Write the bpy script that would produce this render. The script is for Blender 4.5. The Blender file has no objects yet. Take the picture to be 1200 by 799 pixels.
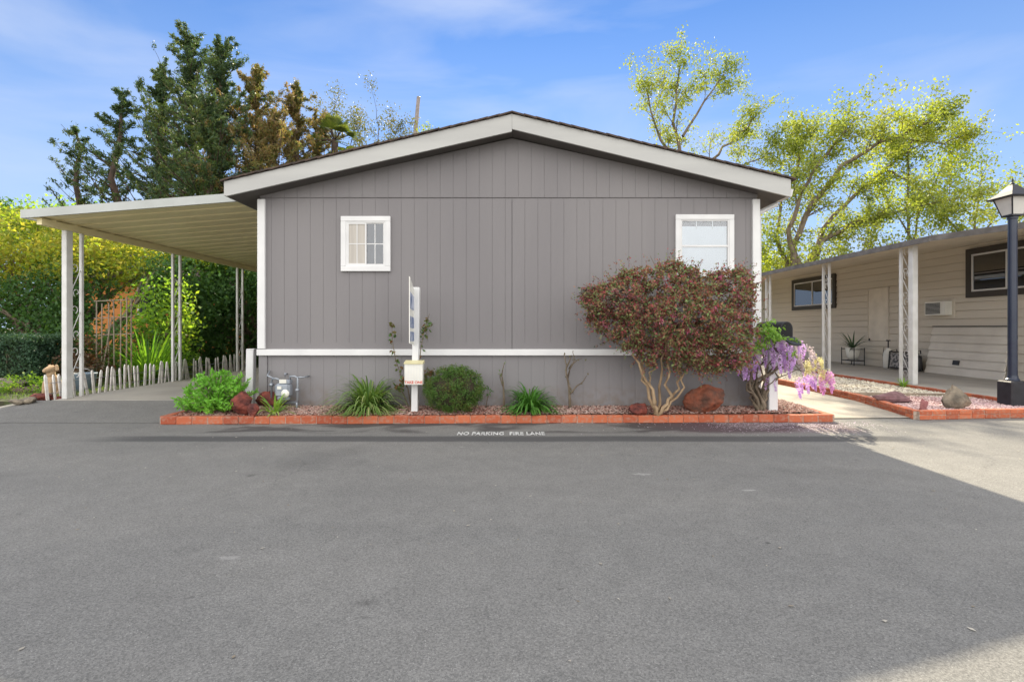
import bpy, math, random
import numpy as np
from mathutils import Vector, Matrix

scn = bpy.context.scene
C = scn.collection
R = math.radians
EYE, F = 1.30, 600.0
HX, HY = 600.0, 384.0

# ------------------------------------------------------------ camera, sky, sun
cd = bpy.data.cameras.new('camera'); cam = bpy.data.objects.new('camera', cd); C.objects.link(cam)
cam.location = (0, 0, EYE); cam.rotation_euler = (R(90), 0, 0)
cd.sensor_width = 36; cd.lens = 18; cd.shift_y = -(399.5 - HY) / 1200.0
cd.clip_end = 3000
scn.camera = cam
SUNV = Vector((0.08, 1.345, 1.0)).normalized()
el = math.asin(SUNV.z); az = math.atan2(SUNV.x, SUNV.y)
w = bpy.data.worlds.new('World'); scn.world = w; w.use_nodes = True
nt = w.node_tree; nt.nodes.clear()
def N(t, **k):
    n = nt.nodes.new(t)
    for a, b in k.items(): setattr(n, a, b)
    return n
out = N('ShaderNodeOutputWorld'); bg = N('ShaderNodeBackground')
sky = N('ShaderNodeTexSky', sky_type='NISHITA', sun_disc=False)
sky.sun_elevation = el; sky.sun_rotation = az
sky.air_density = 1.0; sky.dust_density = 0.0; sky.ozone_density = 2.0; sky.altitude = 300
tc = N('ShaderNodeTexCoord'); mp = N('ShaderNodeMapping'); mp.inputs['Scale'].default_value = (1.0, 1.2, 4.0)
mp.inputs['Rotation'].default_value = (0.15, R(20), R(15))
nz = N('ShaderNodeTexNoise'); nz.inputs['Scale'].default_value = 1.7; nz.inputs['Detail'].default_value = 6; nz.inputs['Distortion'].default_value = 0.7
rp = N('ShaderNodeValToRGB'); rp.color_ramp.elements[0].position = .44; rp.color_ramp.elements[1].position = .74
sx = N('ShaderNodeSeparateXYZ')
back = N('ShaderNodeMapRange'); back.inputs['From Min'].default_value = 0.15; back.inputs['From Max'].default_value = -0.45  # bright cloud added behind camera and overhead, out of view, to fill shade
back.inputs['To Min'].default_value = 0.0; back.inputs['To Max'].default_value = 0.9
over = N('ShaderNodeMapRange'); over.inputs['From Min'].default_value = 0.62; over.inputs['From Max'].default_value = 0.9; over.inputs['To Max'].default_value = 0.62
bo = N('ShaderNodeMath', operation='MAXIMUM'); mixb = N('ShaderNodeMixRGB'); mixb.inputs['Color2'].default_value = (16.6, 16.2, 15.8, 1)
mx0 = N('ShaderNodeMath', operation='MULTIPLY'); mx0.inputs[1].default_value = 0.55
mxx = N('ShaderNodeMath', operation='MAXIMUM')
mix = N('ShaderNodeMixRGB'); mix.inputs['Color2'].default_value = (4.5, 5.0, 6.2, 1)
hz = N('ShaderNodeMapRange'); hz.inputs['From Min'].default_value = 0.02; hz.inputs['From Max'].default_value = 0.50; hz.inputs['To Min'].default_value = 0.95; hz.inputs['To Max'].default_value = 0.0
mh = N('ShaderNodeMixRGB'); mh.inputs['Color2'].default_value = (3.1, 4.1, 6.0, 1)
gain = N('ShaderNodeMixRGB', blend_type='MULTIPLY'); gain.inputs['Fac'].default_value = 1; gain.inputs['Color2'].default_value = (.60, .76, .97, 1)
L = nt.links.new
L(tc.outputs['Generated'], mp.inputs['Vector']); L(mp.outputs[0], nz.inputs['Vector']); L(nz.outputs['Fac'], rp.inputs['Fac'])
L(tc.outputs['Generated'], sx.inputs[0]); L(sx.outputs['Y'], back.inputs['Value'])
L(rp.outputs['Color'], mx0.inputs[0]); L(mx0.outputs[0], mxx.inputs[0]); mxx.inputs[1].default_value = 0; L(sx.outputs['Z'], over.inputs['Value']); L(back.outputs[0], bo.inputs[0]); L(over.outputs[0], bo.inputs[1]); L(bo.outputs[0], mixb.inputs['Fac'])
L(sky.outputs[0], gain.inputs['Color1']); L(sx.outputs['Z'], hz.inputs['Value']); L(hz.outputs[0], mh.inputs['Fac']); L(gain.outputs[0], mh.inputs['Color1']); L(mh.outputs[0], mix.inputs['Color1']); L(mxx.outputs[0], mix.inputs['Fac'])
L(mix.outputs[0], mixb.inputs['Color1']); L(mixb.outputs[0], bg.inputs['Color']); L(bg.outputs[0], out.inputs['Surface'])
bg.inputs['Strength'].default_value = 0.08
sd = bpy.data.lights.new('sun', 'SUN'); sun = bpy.data.objects.new('sun', sd); C.objects.link(sun)
sd.energy = 5.0; sd.angle = R(0.55); sd.color = (1.0, .885, .67)
sun.rotation_euler = SUNV.to_track_quat('Z', 'Y').to_euler()
scn.view_settings.view_transform = 'Standard'; scn.view_settings.look = 'None'
scn.view_settings.gamma = 1; scn.view_settings.use_curve_mapping = False
scn.view_settings.exposure = 1.07

# ------------------------------------------------------------ helpers
def P(px, py, Y):
    return Vector(((px - HX) / F * Y, Y, EYE - (py - HY) / F * Y))
def G(px, py, z=0.0):
    Y = F * (EYE - z) / (py - HY)
    return Vector(((px - HX) / F * Y, Y, z))

class MB:
    def __init__(s): s.v = []; s.f = []
    def add(s, vs, fs):
        o = len(s.v); s.v += [tuple(a) for a in vs]; s.f += [tuple(o + i for i in q) for q in fs]; return s
    def box(s, x0, x1, y0, y1, z0, z1):
        return s.add([(x0,y0,z0),(x1,y0,z0),(x1,y1,z0),(x0,y1,z0),(x0,y0,z1),(x1,y0,z1),(x1,y1,z1),(x0,y1,z1)],
                     [(0,3,2,1),(4,5,6,7),(0,1,5,4),(1,2,6,5),(2,3,7,6),(3,0,4,7)])
    def obox(s, c, dx, dy, dz, M=None):
        M = M or Matrix.Identity(3)
        vs = [Vector(c) + M @ Vector((i*dx/2, j*dy/2, k*dz/2)) for k in (-1,1) for i, j in ((-1,-1),(1,-1),(1,1),(-1,1))]
        return s.add(vs, [(0,3,2,1),(4,5,6,7),(0,1,5,4),(1,2,6,5),(2,3,7,6),(3,0,4,7)])
    def bbox(s, c, dx, dy, dz, b=.006, M=None):
        """box with chamfered vertical and horizontal edges (three stacked rings)"""
        M = M or Matrix.Identity(3)
        prof = [(-dz/2, b), (-dz/2+b, 0), (dz/2-b, 0), (dz/2, b)]
        rings = []
        for z, i in prof:
            hx, hy = dx/2-i, dy/2-i; k = b
            rings.append([(-hx+k,-hy,z),(hx-k,-hy,z),(hx,-hy+k,z),(hx,hy-k,z),(hx-k,hy,z),(-hx+k,hy,z),(-hx,hy-k,z),(-hx,-hy+k,z)])
        vs = [Vector(c) + M @ Vector(p) for r in rings for p in r]
        fs = [tuple(reversed(range(8))), tuple(24+i for i in range(8))]
        for r in range(3):
            for i in range(8): fs.append((r*8+i, r*8+(i+1)%8, r*8+8+(i+1)%8, r*8+8+i))
        return s.add(vs, fs)
    def tube(s, pts, rs, n=6, cap=True):
        pts = [Vector(p) for p in pts]
        if not hasattr(rs, '__len__'): rs = [rs]*len(pts)
        o = len(s.v); up = Vector((0.13,0.31,1)); N_ = len(pts)
        for i, p in enumerate(pts):
            t = (pts[min(i+1,N_-1)] - pts[max(i-1,0)])
            if t.length < 1e-9: t = Vector((0,0,1))
            t.normalize()
            a = t.cross(up)
            if a.length < .05: a = t.cross(Vector((1,0,0)))
            a.normalize(); b = t.cross(a)
            for k in range(n):
                th = 2*math.pi*k/n
                s.v.append(tuple(p + (a*math.cos(th) + b*math.sin(th))*rs[i]))
        for i in range(N_-1):
            for k in range(n):
                s.f.append((o+i*n+k, o+i*n+(k+1)%n, o+(i+1)*n+(k+1)%n, o+(i+1)*n+k))
        if cap:
            s.f.append(tuple(o+k for k in reversed(range(n)))); s.f.append(tuple(o+(N_-1)*n+k for k in range(n)))
        return s
    def lathe(s, c, prof, n=20):
        o = len(s.v); c = Vector(c)
        for r, z in prof:
            for k in range(n):
                th = 2*math.pi*k/n; s.v.append((c.x+r*math.cos(th), c.y+r*math.sin(th), c.z+z))
        m = len(prof)
        for i in range(m-1):
            for k in range(n): s.f.append((o+i*n+k, o+i*n+(k+1)%n, o+(i+1)*n+(k+1)%n, o+(i+1)*n+k))
        s.f.append(tuple(o+k for k in reversed(range(n)))); s.f.append(tuple(o+(m-1)*n+k for k in range(n)))
        return s
    def prism(s, poly, ax, a, b):
        """poly of 2d points extruded along axis ax ('x','y','z') from a to b"""
        def q(p, t): return {'x':(t,p[0],p[1]), 'y':(p[0],t,p[1]), 'z':(p[0],p[1],t)}[ax]
        n = len(poly)
        return s.add([q(p,a) for p in poly]+[q(p,b) for p in poly],
                     [tuple(range(n)), tuple(range(2*n-1,n-1,-1))] + [(i,n+i,n+(i+1)%n,(i+1)%n) for i in range(n)])
    def build(s, name, m, parent=None, org=None, smooth=False):
        me = bpy.data.meshes.new(name)
        if org is not None:
            ox, oy, oz = org; vs = [(x-ox,y-oy,z-oz) for x,y,z in s.v]
        else: vs = s.v
        me.from_pydata(vs, [], s.f)
        return _link(name, me, m, parent, org, smooth)

def _link(name, me, m, parent, org, smooth):
    me.materials.append(m)
    if smooth: me.polygons.foreach_set('use_smooth', [True]*len(me.polygons))
    me.update()
    o = bpy.data.objects.new(name, me); C.objects.link(o)
    if parent is not None: o.parent = parent
    elif org is not None: o.location = org
    return o

def fixn(o):
    import bmesh
    b = bmesh.new(); b.from_mesh(o.data); bmesh.ops.recalc_face_normals(b, faces=b.faces); b.to_mesh(o.data); b.free(); return o

def tag(o, label=None, cat=None, group=None, kind=None):
    if label: o['label'] = label
    if cat: o['category'] = cat
    if group: o['group'] = group
    if kind: o['kind'] = kind
    return o
def thing(name, label, cat, loc=(0,0,0), rz=0, group=None):
    o = bpy.data.objects.new(name, None); C.objects.link(o); o.location = loc; o.rotation_euler = (0,0,rz)
    o.empty_display_size = .2
    return tag(o, label, cat, group)

def npmesh(name, V, Fc, m, parent=None, org=None, smooth=False):
    """V (n,3), Fc (f,k) constant k"""
    V = np.asarray(V, dtype=np.float64)
    if org is not None: V = V - np.array(org)
    me = bpy.data.meshes.new(name)
    n, f, k = len(V), len(Fc), Fc.shape[1]
    me.vertices.add(n); me.vertices.foreach_set('co', V.astype(np.float32).ravel())
    me.loops.add(f*k); me.loops.foreach_set('vertex_index', Fc.astype(np.int32).ravel())
    me.polygons.add(f); me.polygons.foreach_set('loop_start', np.arange(0,f*k,k,dtype=np.int32))
    me.update(calc_edges=True)
    return _link(name, me, m, parent, org, smooth)

rg = np.random.default_rng(7)
def unit(a): return a/np.maximum(np.linalg.norm(a,axis=1,keepdims=True),1e-9)
def leaf_arr(c, size, aspect=.5, along=None, jitter=1.0, fold=.18, r=None):
    """one folded diamond leaf (2 quads... as two triangles pairs -> 4 verts, 2 tris joined as a quad) per centre"""
    r = r or rg; n = len(c)
    d = unit(r.normal(size=(n,3))*jitter + (0 if along is None else along))
    q = r.normal(size=(n,3)); s = unit(np.cross(d,q)); nn = np.cross(d,s)
    L_ = (size*(.65+.7*r.random(n)))[:,None]; W = L_*aspect
    a = c - d*L_*.5; b = c + s*W*.5 + nn*L_*fold*.3; e = c + d*L_*.5; g = c - s*W*.5 + nn*L_*fold*.3
    V = np.stack([a,b,e,g],1).reshape(-1,3)
    return V, np.arange(4*n).reshape(n,4)
def in_poly(pts, poly):
    x, y = pts[:,0], pts[:,1]; ins = np.zeros(len(pts),bool); n = len(poly)
    for i in range(n):
        x1,y1 = poly[i]; x2,y2 = poly[(i+1)%n]
        c = ((y1>y)!=(y2>y)) & (x < (x2-x1)*(y-y1)/((y2-y1)+1e-12)+x1); ins ^= c
    return ins
def edge_dist(pts, poly):
    best = np.full(len(pts),1e9); n=len(poly)
    for i in range(n):
        a = np.array(poly[i],float); b = np.array(poly[(i+1)%n],float); ab=b-a
        t = np.clip(((pts-a)@ab)/(ab@ab+1e-12),0,1); best = np.minimum(best, np.linalg.norm(pts-a-t[:,None]*ab,axis=1))
    return best
def poly_clumps(poly, n, maxd, kd, Yc, ycut=None):
    """clump centres in a solid whose outline is poly (x,z metres) and whose half depth swells inward; half on the skin"""
    p = np.array(poly,float); lo,hi = p.min(0),p.max(0)
    q = lo+(hi-lo)*rg.random((n*4,2)); q = q[in_poly(q,poly)][:n]
    d = np.minimum(np.sqrt(edge_dist(q,poly))*kd, maxd)
    u = rg.uniform(-1,1,len(q)); u = np.sign(u)*np.abs(u)**.45
    y = Yc+u*d
    if ycut is not None: y = np.minimum(y, ycut)
    return np.stack([q[:,0],y,q[:,1]],1)
def ell_clumps(ells, dens, shell=.8):
    out = []
    for (c,rad) in ells:
        rad = np.array(rad,float); area = 4*math.pi*((rad[0]*rad[1])**1.6/3+(rad[0]*rad[2])**1.6/3+(rad[1]*rad[2])**1.6/3)**(1/1.6)
        n = max(3,int(area*dens)); d = unit(rg.normal(size=(n,3)))
        k = np.where(rg.random(n)<shell, rg.uniform(.82,1.08,n), rg.uniform(.2,.85,n))
        out.append(np.array(c)+d*rad*k[:,None])
    return np.concatenate(out)
def spread(cl, per, sig):
    n = len(cl); c = np.repeat(cl, per, 0); return c + rg.normal(size=c.shape)*np.array(sig)

# ------------------------------------------------------------ materials
def newmat(name):
    m = bpy.data.materials.new(name); m.use_nodes = True; m.node_tree.nodes.clear(); return m
def nn(m, t, **k):
    n = m.node_tree.nodes.new(t)
    for a,b in k.items(): setattr(n,a,b)
    return n
def c4(c): return (c[0],c[1],c[2],1)
def mat(name, col, rough=.6, col2=None, scale=3, det=5, lo=.35, hi=.65, bump=0, bscale=60, metal=0, spec=.5, stretch=(1,1,1), fine=0, bdist=.01):
    m = newmat(name); l = m.node_tree.links.new
    o = nn(m,'ShaderNodeOutputMaterial'); b = nn(m,'ShaderNodeBsdfPrincipled'); l(b.outputs[0],o.inputs[0])
    b.inputs['Roughness'].default_value = rough; b.inputs['Metallic'].default_value = metal; b.inputs['Specular IOR Level'].default_value = spec
    t = nn(m,'ShaderNodeTexCoord'); mp = nn(m,'ShaderNodeMapping'); mp.inputs['Scale'].default_value = stretch
    l(t.outputs['Object'],mp.inputs['Vector'])
    col2 = col2 or tuple(x*.86 for x in col)
    n = nn(m,'ShaderNodeTexNoise'); n.inputs['Scale'].default_value = scale; n.inputs['Detail'].default_value = det
    l(mp.outputs[0],n.inputs['Vector'])
    r = nn(m,'ShaderNodeValToRGB'); e = r.color_ramp.elements; e[0].position=lo; e[1].position=hi; e[0].color=c4(col2); e[1].color=c4(col)
    l(n.outputs['Fac'],r.inputs['Fac']); src = r.outputs['Color']
    if fine:
        f = nn(m,'ShaderNodeTexNoise'); f.inputs['Scale'].default_value = bscale; f.inputs['Detail'].default_value=3; l(t.outputs['Object'],f.inputs['Vector'])
        mr = nn(m,'ShaderNodeMapRange'); mr.inputs['From Min'].default_value=.3; mr.inputs['From Max'].default_value=.7
        mr.inputs['To Min'].default_value=1-fine; mr.inputs['To Max'].default_value=1+fine; l(f.outputs['Fac'],mr.inputs['Value'])
        mu = nn(m,'ShaderNodeMixRGB',blend_type='MULTIPLY'); mu.inputs['Fac'].default_value=1; l(src,mu.inputs['Color1']); l(mr.outputs[0],mu.inputs['Color2']); src=mu.outputs[0]
    l(src,b.inputs['Base Color'])
    if bump:
        bn = nn(m,'ShaderNodeTexNoise'); bn.inputs['Scale'].default_value=bscale; bn.inputs['Detail'].default_value=4; l(mp.outputs[0],bn.inputs['Vector'])
        bp = nn(m,'ShaderNodeBump'); bp.inputs['Strength'].default_value=bump; bp.inputs['Distance'].default_value=bdist
        l(bn.outputs['Fac'],bp.inputs['Height']); l(bp.outputs[0],b.inputs['Normal'])
    return m
def leafmat(name, cols, trans=.45, rough=.55, scale=1.3, tcol=None):
    """cols: list of colours picked at random leaf by leaf, shifted by a slow noise; light passes through"""
    m = newmat(name); l = m.node_tree.links.new
    o = nn(m,'ShaderNodeOutputMaterial'); b = nn(m,'ShaderNodeBsdfPrincipled'); b.inputs['Roughness'].default_value=rough; b.inputs['Specular IOR Level'].default_value=.3
    g = nn(m,'ShaderNodeNewGeometry'); t = nn(m,'ShaderNodeTexCoord'); n = nn(m,'ShaderNodeTexNoise'); n.inputs['Scale'].default_value=scale; n.inputs['Detail'].default_value=2
    l(t.outputs['Object'],n.inputs['Vector'])
    a = nn(m,'ShaderNodeMath',operation='MULTIPLY'); a.inputs[1].default_value=.55; l(g.outputs['Random Per Island'],a.inputs[0])
    a2 = nn(m,'ShaderNodeMapRange'); a2.inputs['From Min'].default_value=.3; a2.inputs['From Max'].default_value=.7; a2.inputs['To Max'].default_value=.45; l(n.outputs['Fac'],a2.inputs['Value'])
    a3 = nn(m,'ShaderNodeMath',operation='ADD'); l(a.outputs[0],a3.inputs[0]); l(a2.outputs[0],a3.inputs[1])
    r = nn(m,'ShaderNodeValToRGB'); e=r.color_ramp.elements
    for i,cc in enumerate(cols):
        p = i/(len(cols)-1)
        if i==0: e[0].position=0; e[0].color=c4(cc)
        elif i==len(cols)-1: e[-1].position=1; e[-1].color=c4(cc)
        else: q=e.new(p); q.color=c4(cc)
    l(a3.outputs[0],r.inputs['Fac']); l(r.outputs[0],b.inputs['Base Color'])
    tr = nn(m,'ShaderNodeBsdfTranslucent'); tm = nn(m,'ShaderNodeMixRGB',blend_type='MULTIPLY'); tm.inputs['Fac'].default_value=1
    tm.inputs['Color2'].default_value=c4(tcol or (1.9,1.7,.7)); l(r.outputs[0],tm.inputs['Color1']); l(tm.outputs[0],tr.inputs['Color'])
    mx = nn(m,'ShaderNodeMixShader'); mx.inputs['Fac'].default_value=trans; l(b.outputs[0],mx.inputs[1]); l(tr.outputs[0],mx.inputs[2]); l(mx.outputs[0],o.inputs[0])
    return m
def glassmat(name, tint=(.9,.95,.95), refl=.3):
    m = newmat(name); l = m.node_tree.links.new
    o = nn(m,'ShaderNodeOutputMaterial'); a = nn(m,'ShaderNodeBsdfTransparent'); a.inputs['Color'].default_value=c4(tint)
    g = nn(m,'ShaderNodeBsdfGlossy'); g.inputs['Roughness'].default_value=.02; x = nn(m,'ShaderNodeMixShader')
    f = nn(m,'ShaderNodeFresnel'); f.inputs['IOR'].default_value=1.5; ad = nn(m,'ShaderNodeMath',operation='ADD'); ad.inputs[1].default_value=refl; ad.use_clamp=True
    l(f.outputs[0],ad.inputs[0]); l(ad.outputs[0],x.inputs['Fac']); l(a.outputs[0],x.inputs[1]); l(g.outputs[0],x.inputs[2]); l(x.outputs[0],o.inputs[0])
    return m

M = {}
M['siding'] = mat('siding_paint',(.200,.188,.189),.62,(.170,.160,.164),scale=.9,bump=.25,bscale=45,stretch=(1,1,.12),bdist=.004)
M['skirt'] = mat('skirting_paint',(.215,.205,.208),.62,(.19,.182,.186),scale=1.1,bump=.25,bscale=45,stretch=(1,1,.12),bdist=.004)
def dirt(m,zlo,zhi,col,k):
    nt_=m.node_tree; b=[n for n in nt_.nodes if n.type=='BSDF_PRINCIPLED'][0]; src=b.inputs['Base Color'].links[0].from_socket; l=nt_.links.new
    t=nn(m,'ShaderNodeTexCoord'); s_=nn(m,'ShaderNodeSeparateXYZ'); l(t.outputs['Object'],s_.inputs[0]); n=nn(m,'ShaderNodeTexNoise'); n.inputs['Scale'].default_value=9; n.inputs['Detail'].default_value=6; l(t.outputs['Object'],n.inputs['Vector'])
    a=nn(m,'ShaderNodeMapRange'); a.inputs['From Min'].default_value=zhi; a.inputs['From Max'].default_value=zlo; l(s_.outputs['Z'],a.inputs['Value'])
    c=nn(m,'ShaderNodeMapRange'); c.inputs['From Min'].default_value=.38; c.inputs['From Max'].default_value=.66; l(n.outputs['Fac'],c.inputs['Value'])
    d=nn(m,'ShaderNodeMath',operation='MULTIPLY'); l(a.outputs[0],d.inputs[0]); l(c.outputs[0],d.inputs[1]); e=nn(m,'ShaderNodeMath',operation='MULTIPLY'); e.inputs[1].default_value=k; l(d.outputs[0],e.inputs[0])
    x=nn(m,'ShaderNodeMixRGB'); l(e.outputs[0],x.inputs['Fac']); l(src,x.inputs['Color1']); x.inputs['Color2'].default_value=c4(col); l(x.outputs[0],b.inputs['Base Color'])
dirt(M['skirt'],.12,.50,(.16,.12,.09),.8)
M['white'] = mat('white_paint',(.69,.69,.68),.5,(.62,.62,.615),scale=2.5,bump=.1,bscale=80,bdist=.002)
M['fascia'] = mat('fascia_paint',(.43,.43,.41),.55,(.38,.38,.365),scale=1.4,bump=.15,bscale=30,stretch=(.3,1,3),bdist=.003)
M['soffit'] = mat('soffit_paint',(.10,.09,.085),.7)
M['shingle'] = mat('roof_shingle',(.09,.06,.045),.9,(.04,.03,.025),scale=14,bump=.6,bscale=30)
M['carport'] = mat('carport_metal',(.86,.77,.46),.5,(.78,.69,.40),scale=.8)
M['carwhite'] = mat('carport_trim_paint',(.42,.44,.42),.5,(.36,.38,.36),scale=2)
M['postw'] = mat('post_enamel',(.66,.66,.64),.45,(.56,.56,.53),scale=5)
M['picket'] = mat('weathered_picket_paint',(.80,.78,.74),.8,(.58,.54,.50),scale=9,bump=.3,bscale=70)
M['brick'] = None
M['concrete'] = mat('driveway_concrete',(.38,.355,.31),.85,(.30,.28,.25),scale=1.2,bump=.3,bscale=120,fine=.12,bdist=.003)
M['pathc'] = mat('path_concrete',(.37,.335,.28),.85,(.27,.245,.20),scale=1.6,bump=.35,bscale=110,fine=.2,bdist=.004)
M['soil'] = mat('mulch_soil',(.13,.09,.07),.95,(.06,.04,.03),scale=20,bump=.8,bscale=60)
M['earth'] = mat('earth',(.10,.085,.05),.95,(.05,.06,.025),scale=3,bump=.5,bscale=20)
M['black'] = mat('black_paint',(.010,.010,.013),.55,(.02,.02,.026),scale=8)
M['rubber'] = mat('dark_plastic',(.02,.02,.022),.5)
M['bark'] = mat('grey_brown_bark',(.21,.17,.12),.9,(.10,.075,.05),scale=9,bump=.9,bscale=25,stretch=(1,1,.3),bdist=.03)
M['barkdark'] = mat('dark_bark',(.09,.055,.04),.9,(.04,.03,.02),scale=7,bump=.9,bscale=22,stretch=(1,1,.3),bdist=.03)
M['barkpale'] = mat('pale_bark',(.42,.30,.18),.85,(.24,.16,.09),scale=14,bump=.6,bscale=40,stretch=(1,1,.3))
M['tan'] = mat('tan_siding',(.64,.59,.50),.7,(.56,.51,.43),scale=1.1,bump=.25,bscale=50,stretch=(1,.1,1),bdist=.004)
M['darktrim'] = mat('dark_trim',(.045,.038,.032),.6)
M['glass'] = glassmat('window_glass')
M['darkglass'] = glassmat('dark_window_glass',(.25,.28,.27),.12)
M['curtain'] = mat('beige_curtain',(.50,.47,.42),.9,(.42,.39,.35),scale=30,stretch=(1,1,.05))
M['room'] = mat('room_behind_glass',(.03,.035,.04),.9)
M['blind'] = mat('white_blind',(.80,.82,.84),.6,(.74,.76,.78),scale=2)
M['greymetal'] = mat('grey_meter_paint',(.30,.33,.37),.42,(.22,.25,.29),scale=10,metal=.1)
M['galv'] = mat('galvanised_pipe',(.33,.36,.40),.4,metal=.4)
M['lava'] = mat('red_lava_rock',(.23,.055,.035),.9,(.07,.02,.018),scale=9,bump=1,bscale=28,bdist=.03)
M['bigrock'] = mat('rust_brown_rock',(.30,.085,.04),.8,(.09,.045,.03),scale=6,bump=1,bscale=18,bdist=.03)
M['greyrock'] = mat('grey_rock',(.27,.225,.165),.85,(.10,.085,.065),scale=7,bump=1,bscale=22,bdist=.02)
M['paper'] = mat('white_plastic',(.78,.77,.70),.35)
M['red'] = mat('red_print',(.62,.04,.015),.5)
M['blue'] = mat('blue_print',(.10,.15,.30),.4,(.42,.46,.58),scale=5,lo=.42,hi=.55)
M['roadpaint'] = mat('worn_road_paint',(.70,.70,.68),.7,(.36,.36,.35),scale=26,lo=.44,hi=.60)
M['orange'] = mat('orange_wall_paint',(.62,.24,.06),.8,(.50,.18,.04),scale=2)
M['wood'] = mat('trellis_wood',(.33,.27,.20),.85,(.2,.16,.12),scale=8)
M['lampglass'] = mat('frosted_lamp_glass',(.62,.60,.56),.25)

def brickmat():
    m = newmat('red_brick_paint'); l=m.node_tree.links.new
    o = nn(m,'ShaderNodeOutputMaterial'); b = nn(m,'ShaderNodeBsdfPrincipled'); b.inputs['Roughness'].default_value=.85; l(b.outputs[0],o.inputs[0])
    g = nn(m,'ShaderNodeNewGeometry'); t = nn(m,'ShaderNodeTexCoord')
    n = nn(m,'ShaderNodeTexNoise'); n.inputs['Scale'].default_value=22; n.inputs['Detail'].default_value=5; l(t.outputs['Object'],n.inputs['Vector'])
    r = nn(m,'ShaderNodeValToRGB'); e=r.color_ramp.elements; e[0].color=c4((.30,.065,.028)); e[1].color=c4((.50,.14,.06)); l(g.outputs['Random Per Island'],r.inputs['Fac'])
    r2 = nn(m,'ShaderNodeValToRGB'); e=r2.color_ramp.elements; e[0].position=.48; e[1].position=.72; e[0].color=(0,0,0,1); e[1].color=(.7,.7,.7,1); l(n.outputs['Fac'],r2.inputs['Fac'])
    mx = nn(m,'ShaderNodeMixRGB'); mx.inputs['Color2'].default_value=c4((.34,.23,.17)); l(r2.outputs[0],mx.inputs['Fac']); l(r.outputs[0],mx.inputs['Color1'])
    l(mx.outputs[0],b.inputs['Base Color'])
    bp = nn(m,'ShaderNodeBump'); bp.inputs['Strength'].default_value=.6; bp.inputs['Distance'].default_value=.006; l(n.outputs['Fac'],bp.inputs['Height']); l(bp.outputs[0],b.inputs['Normal'])
    return m
M['brick'] = brickmat()

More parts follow.
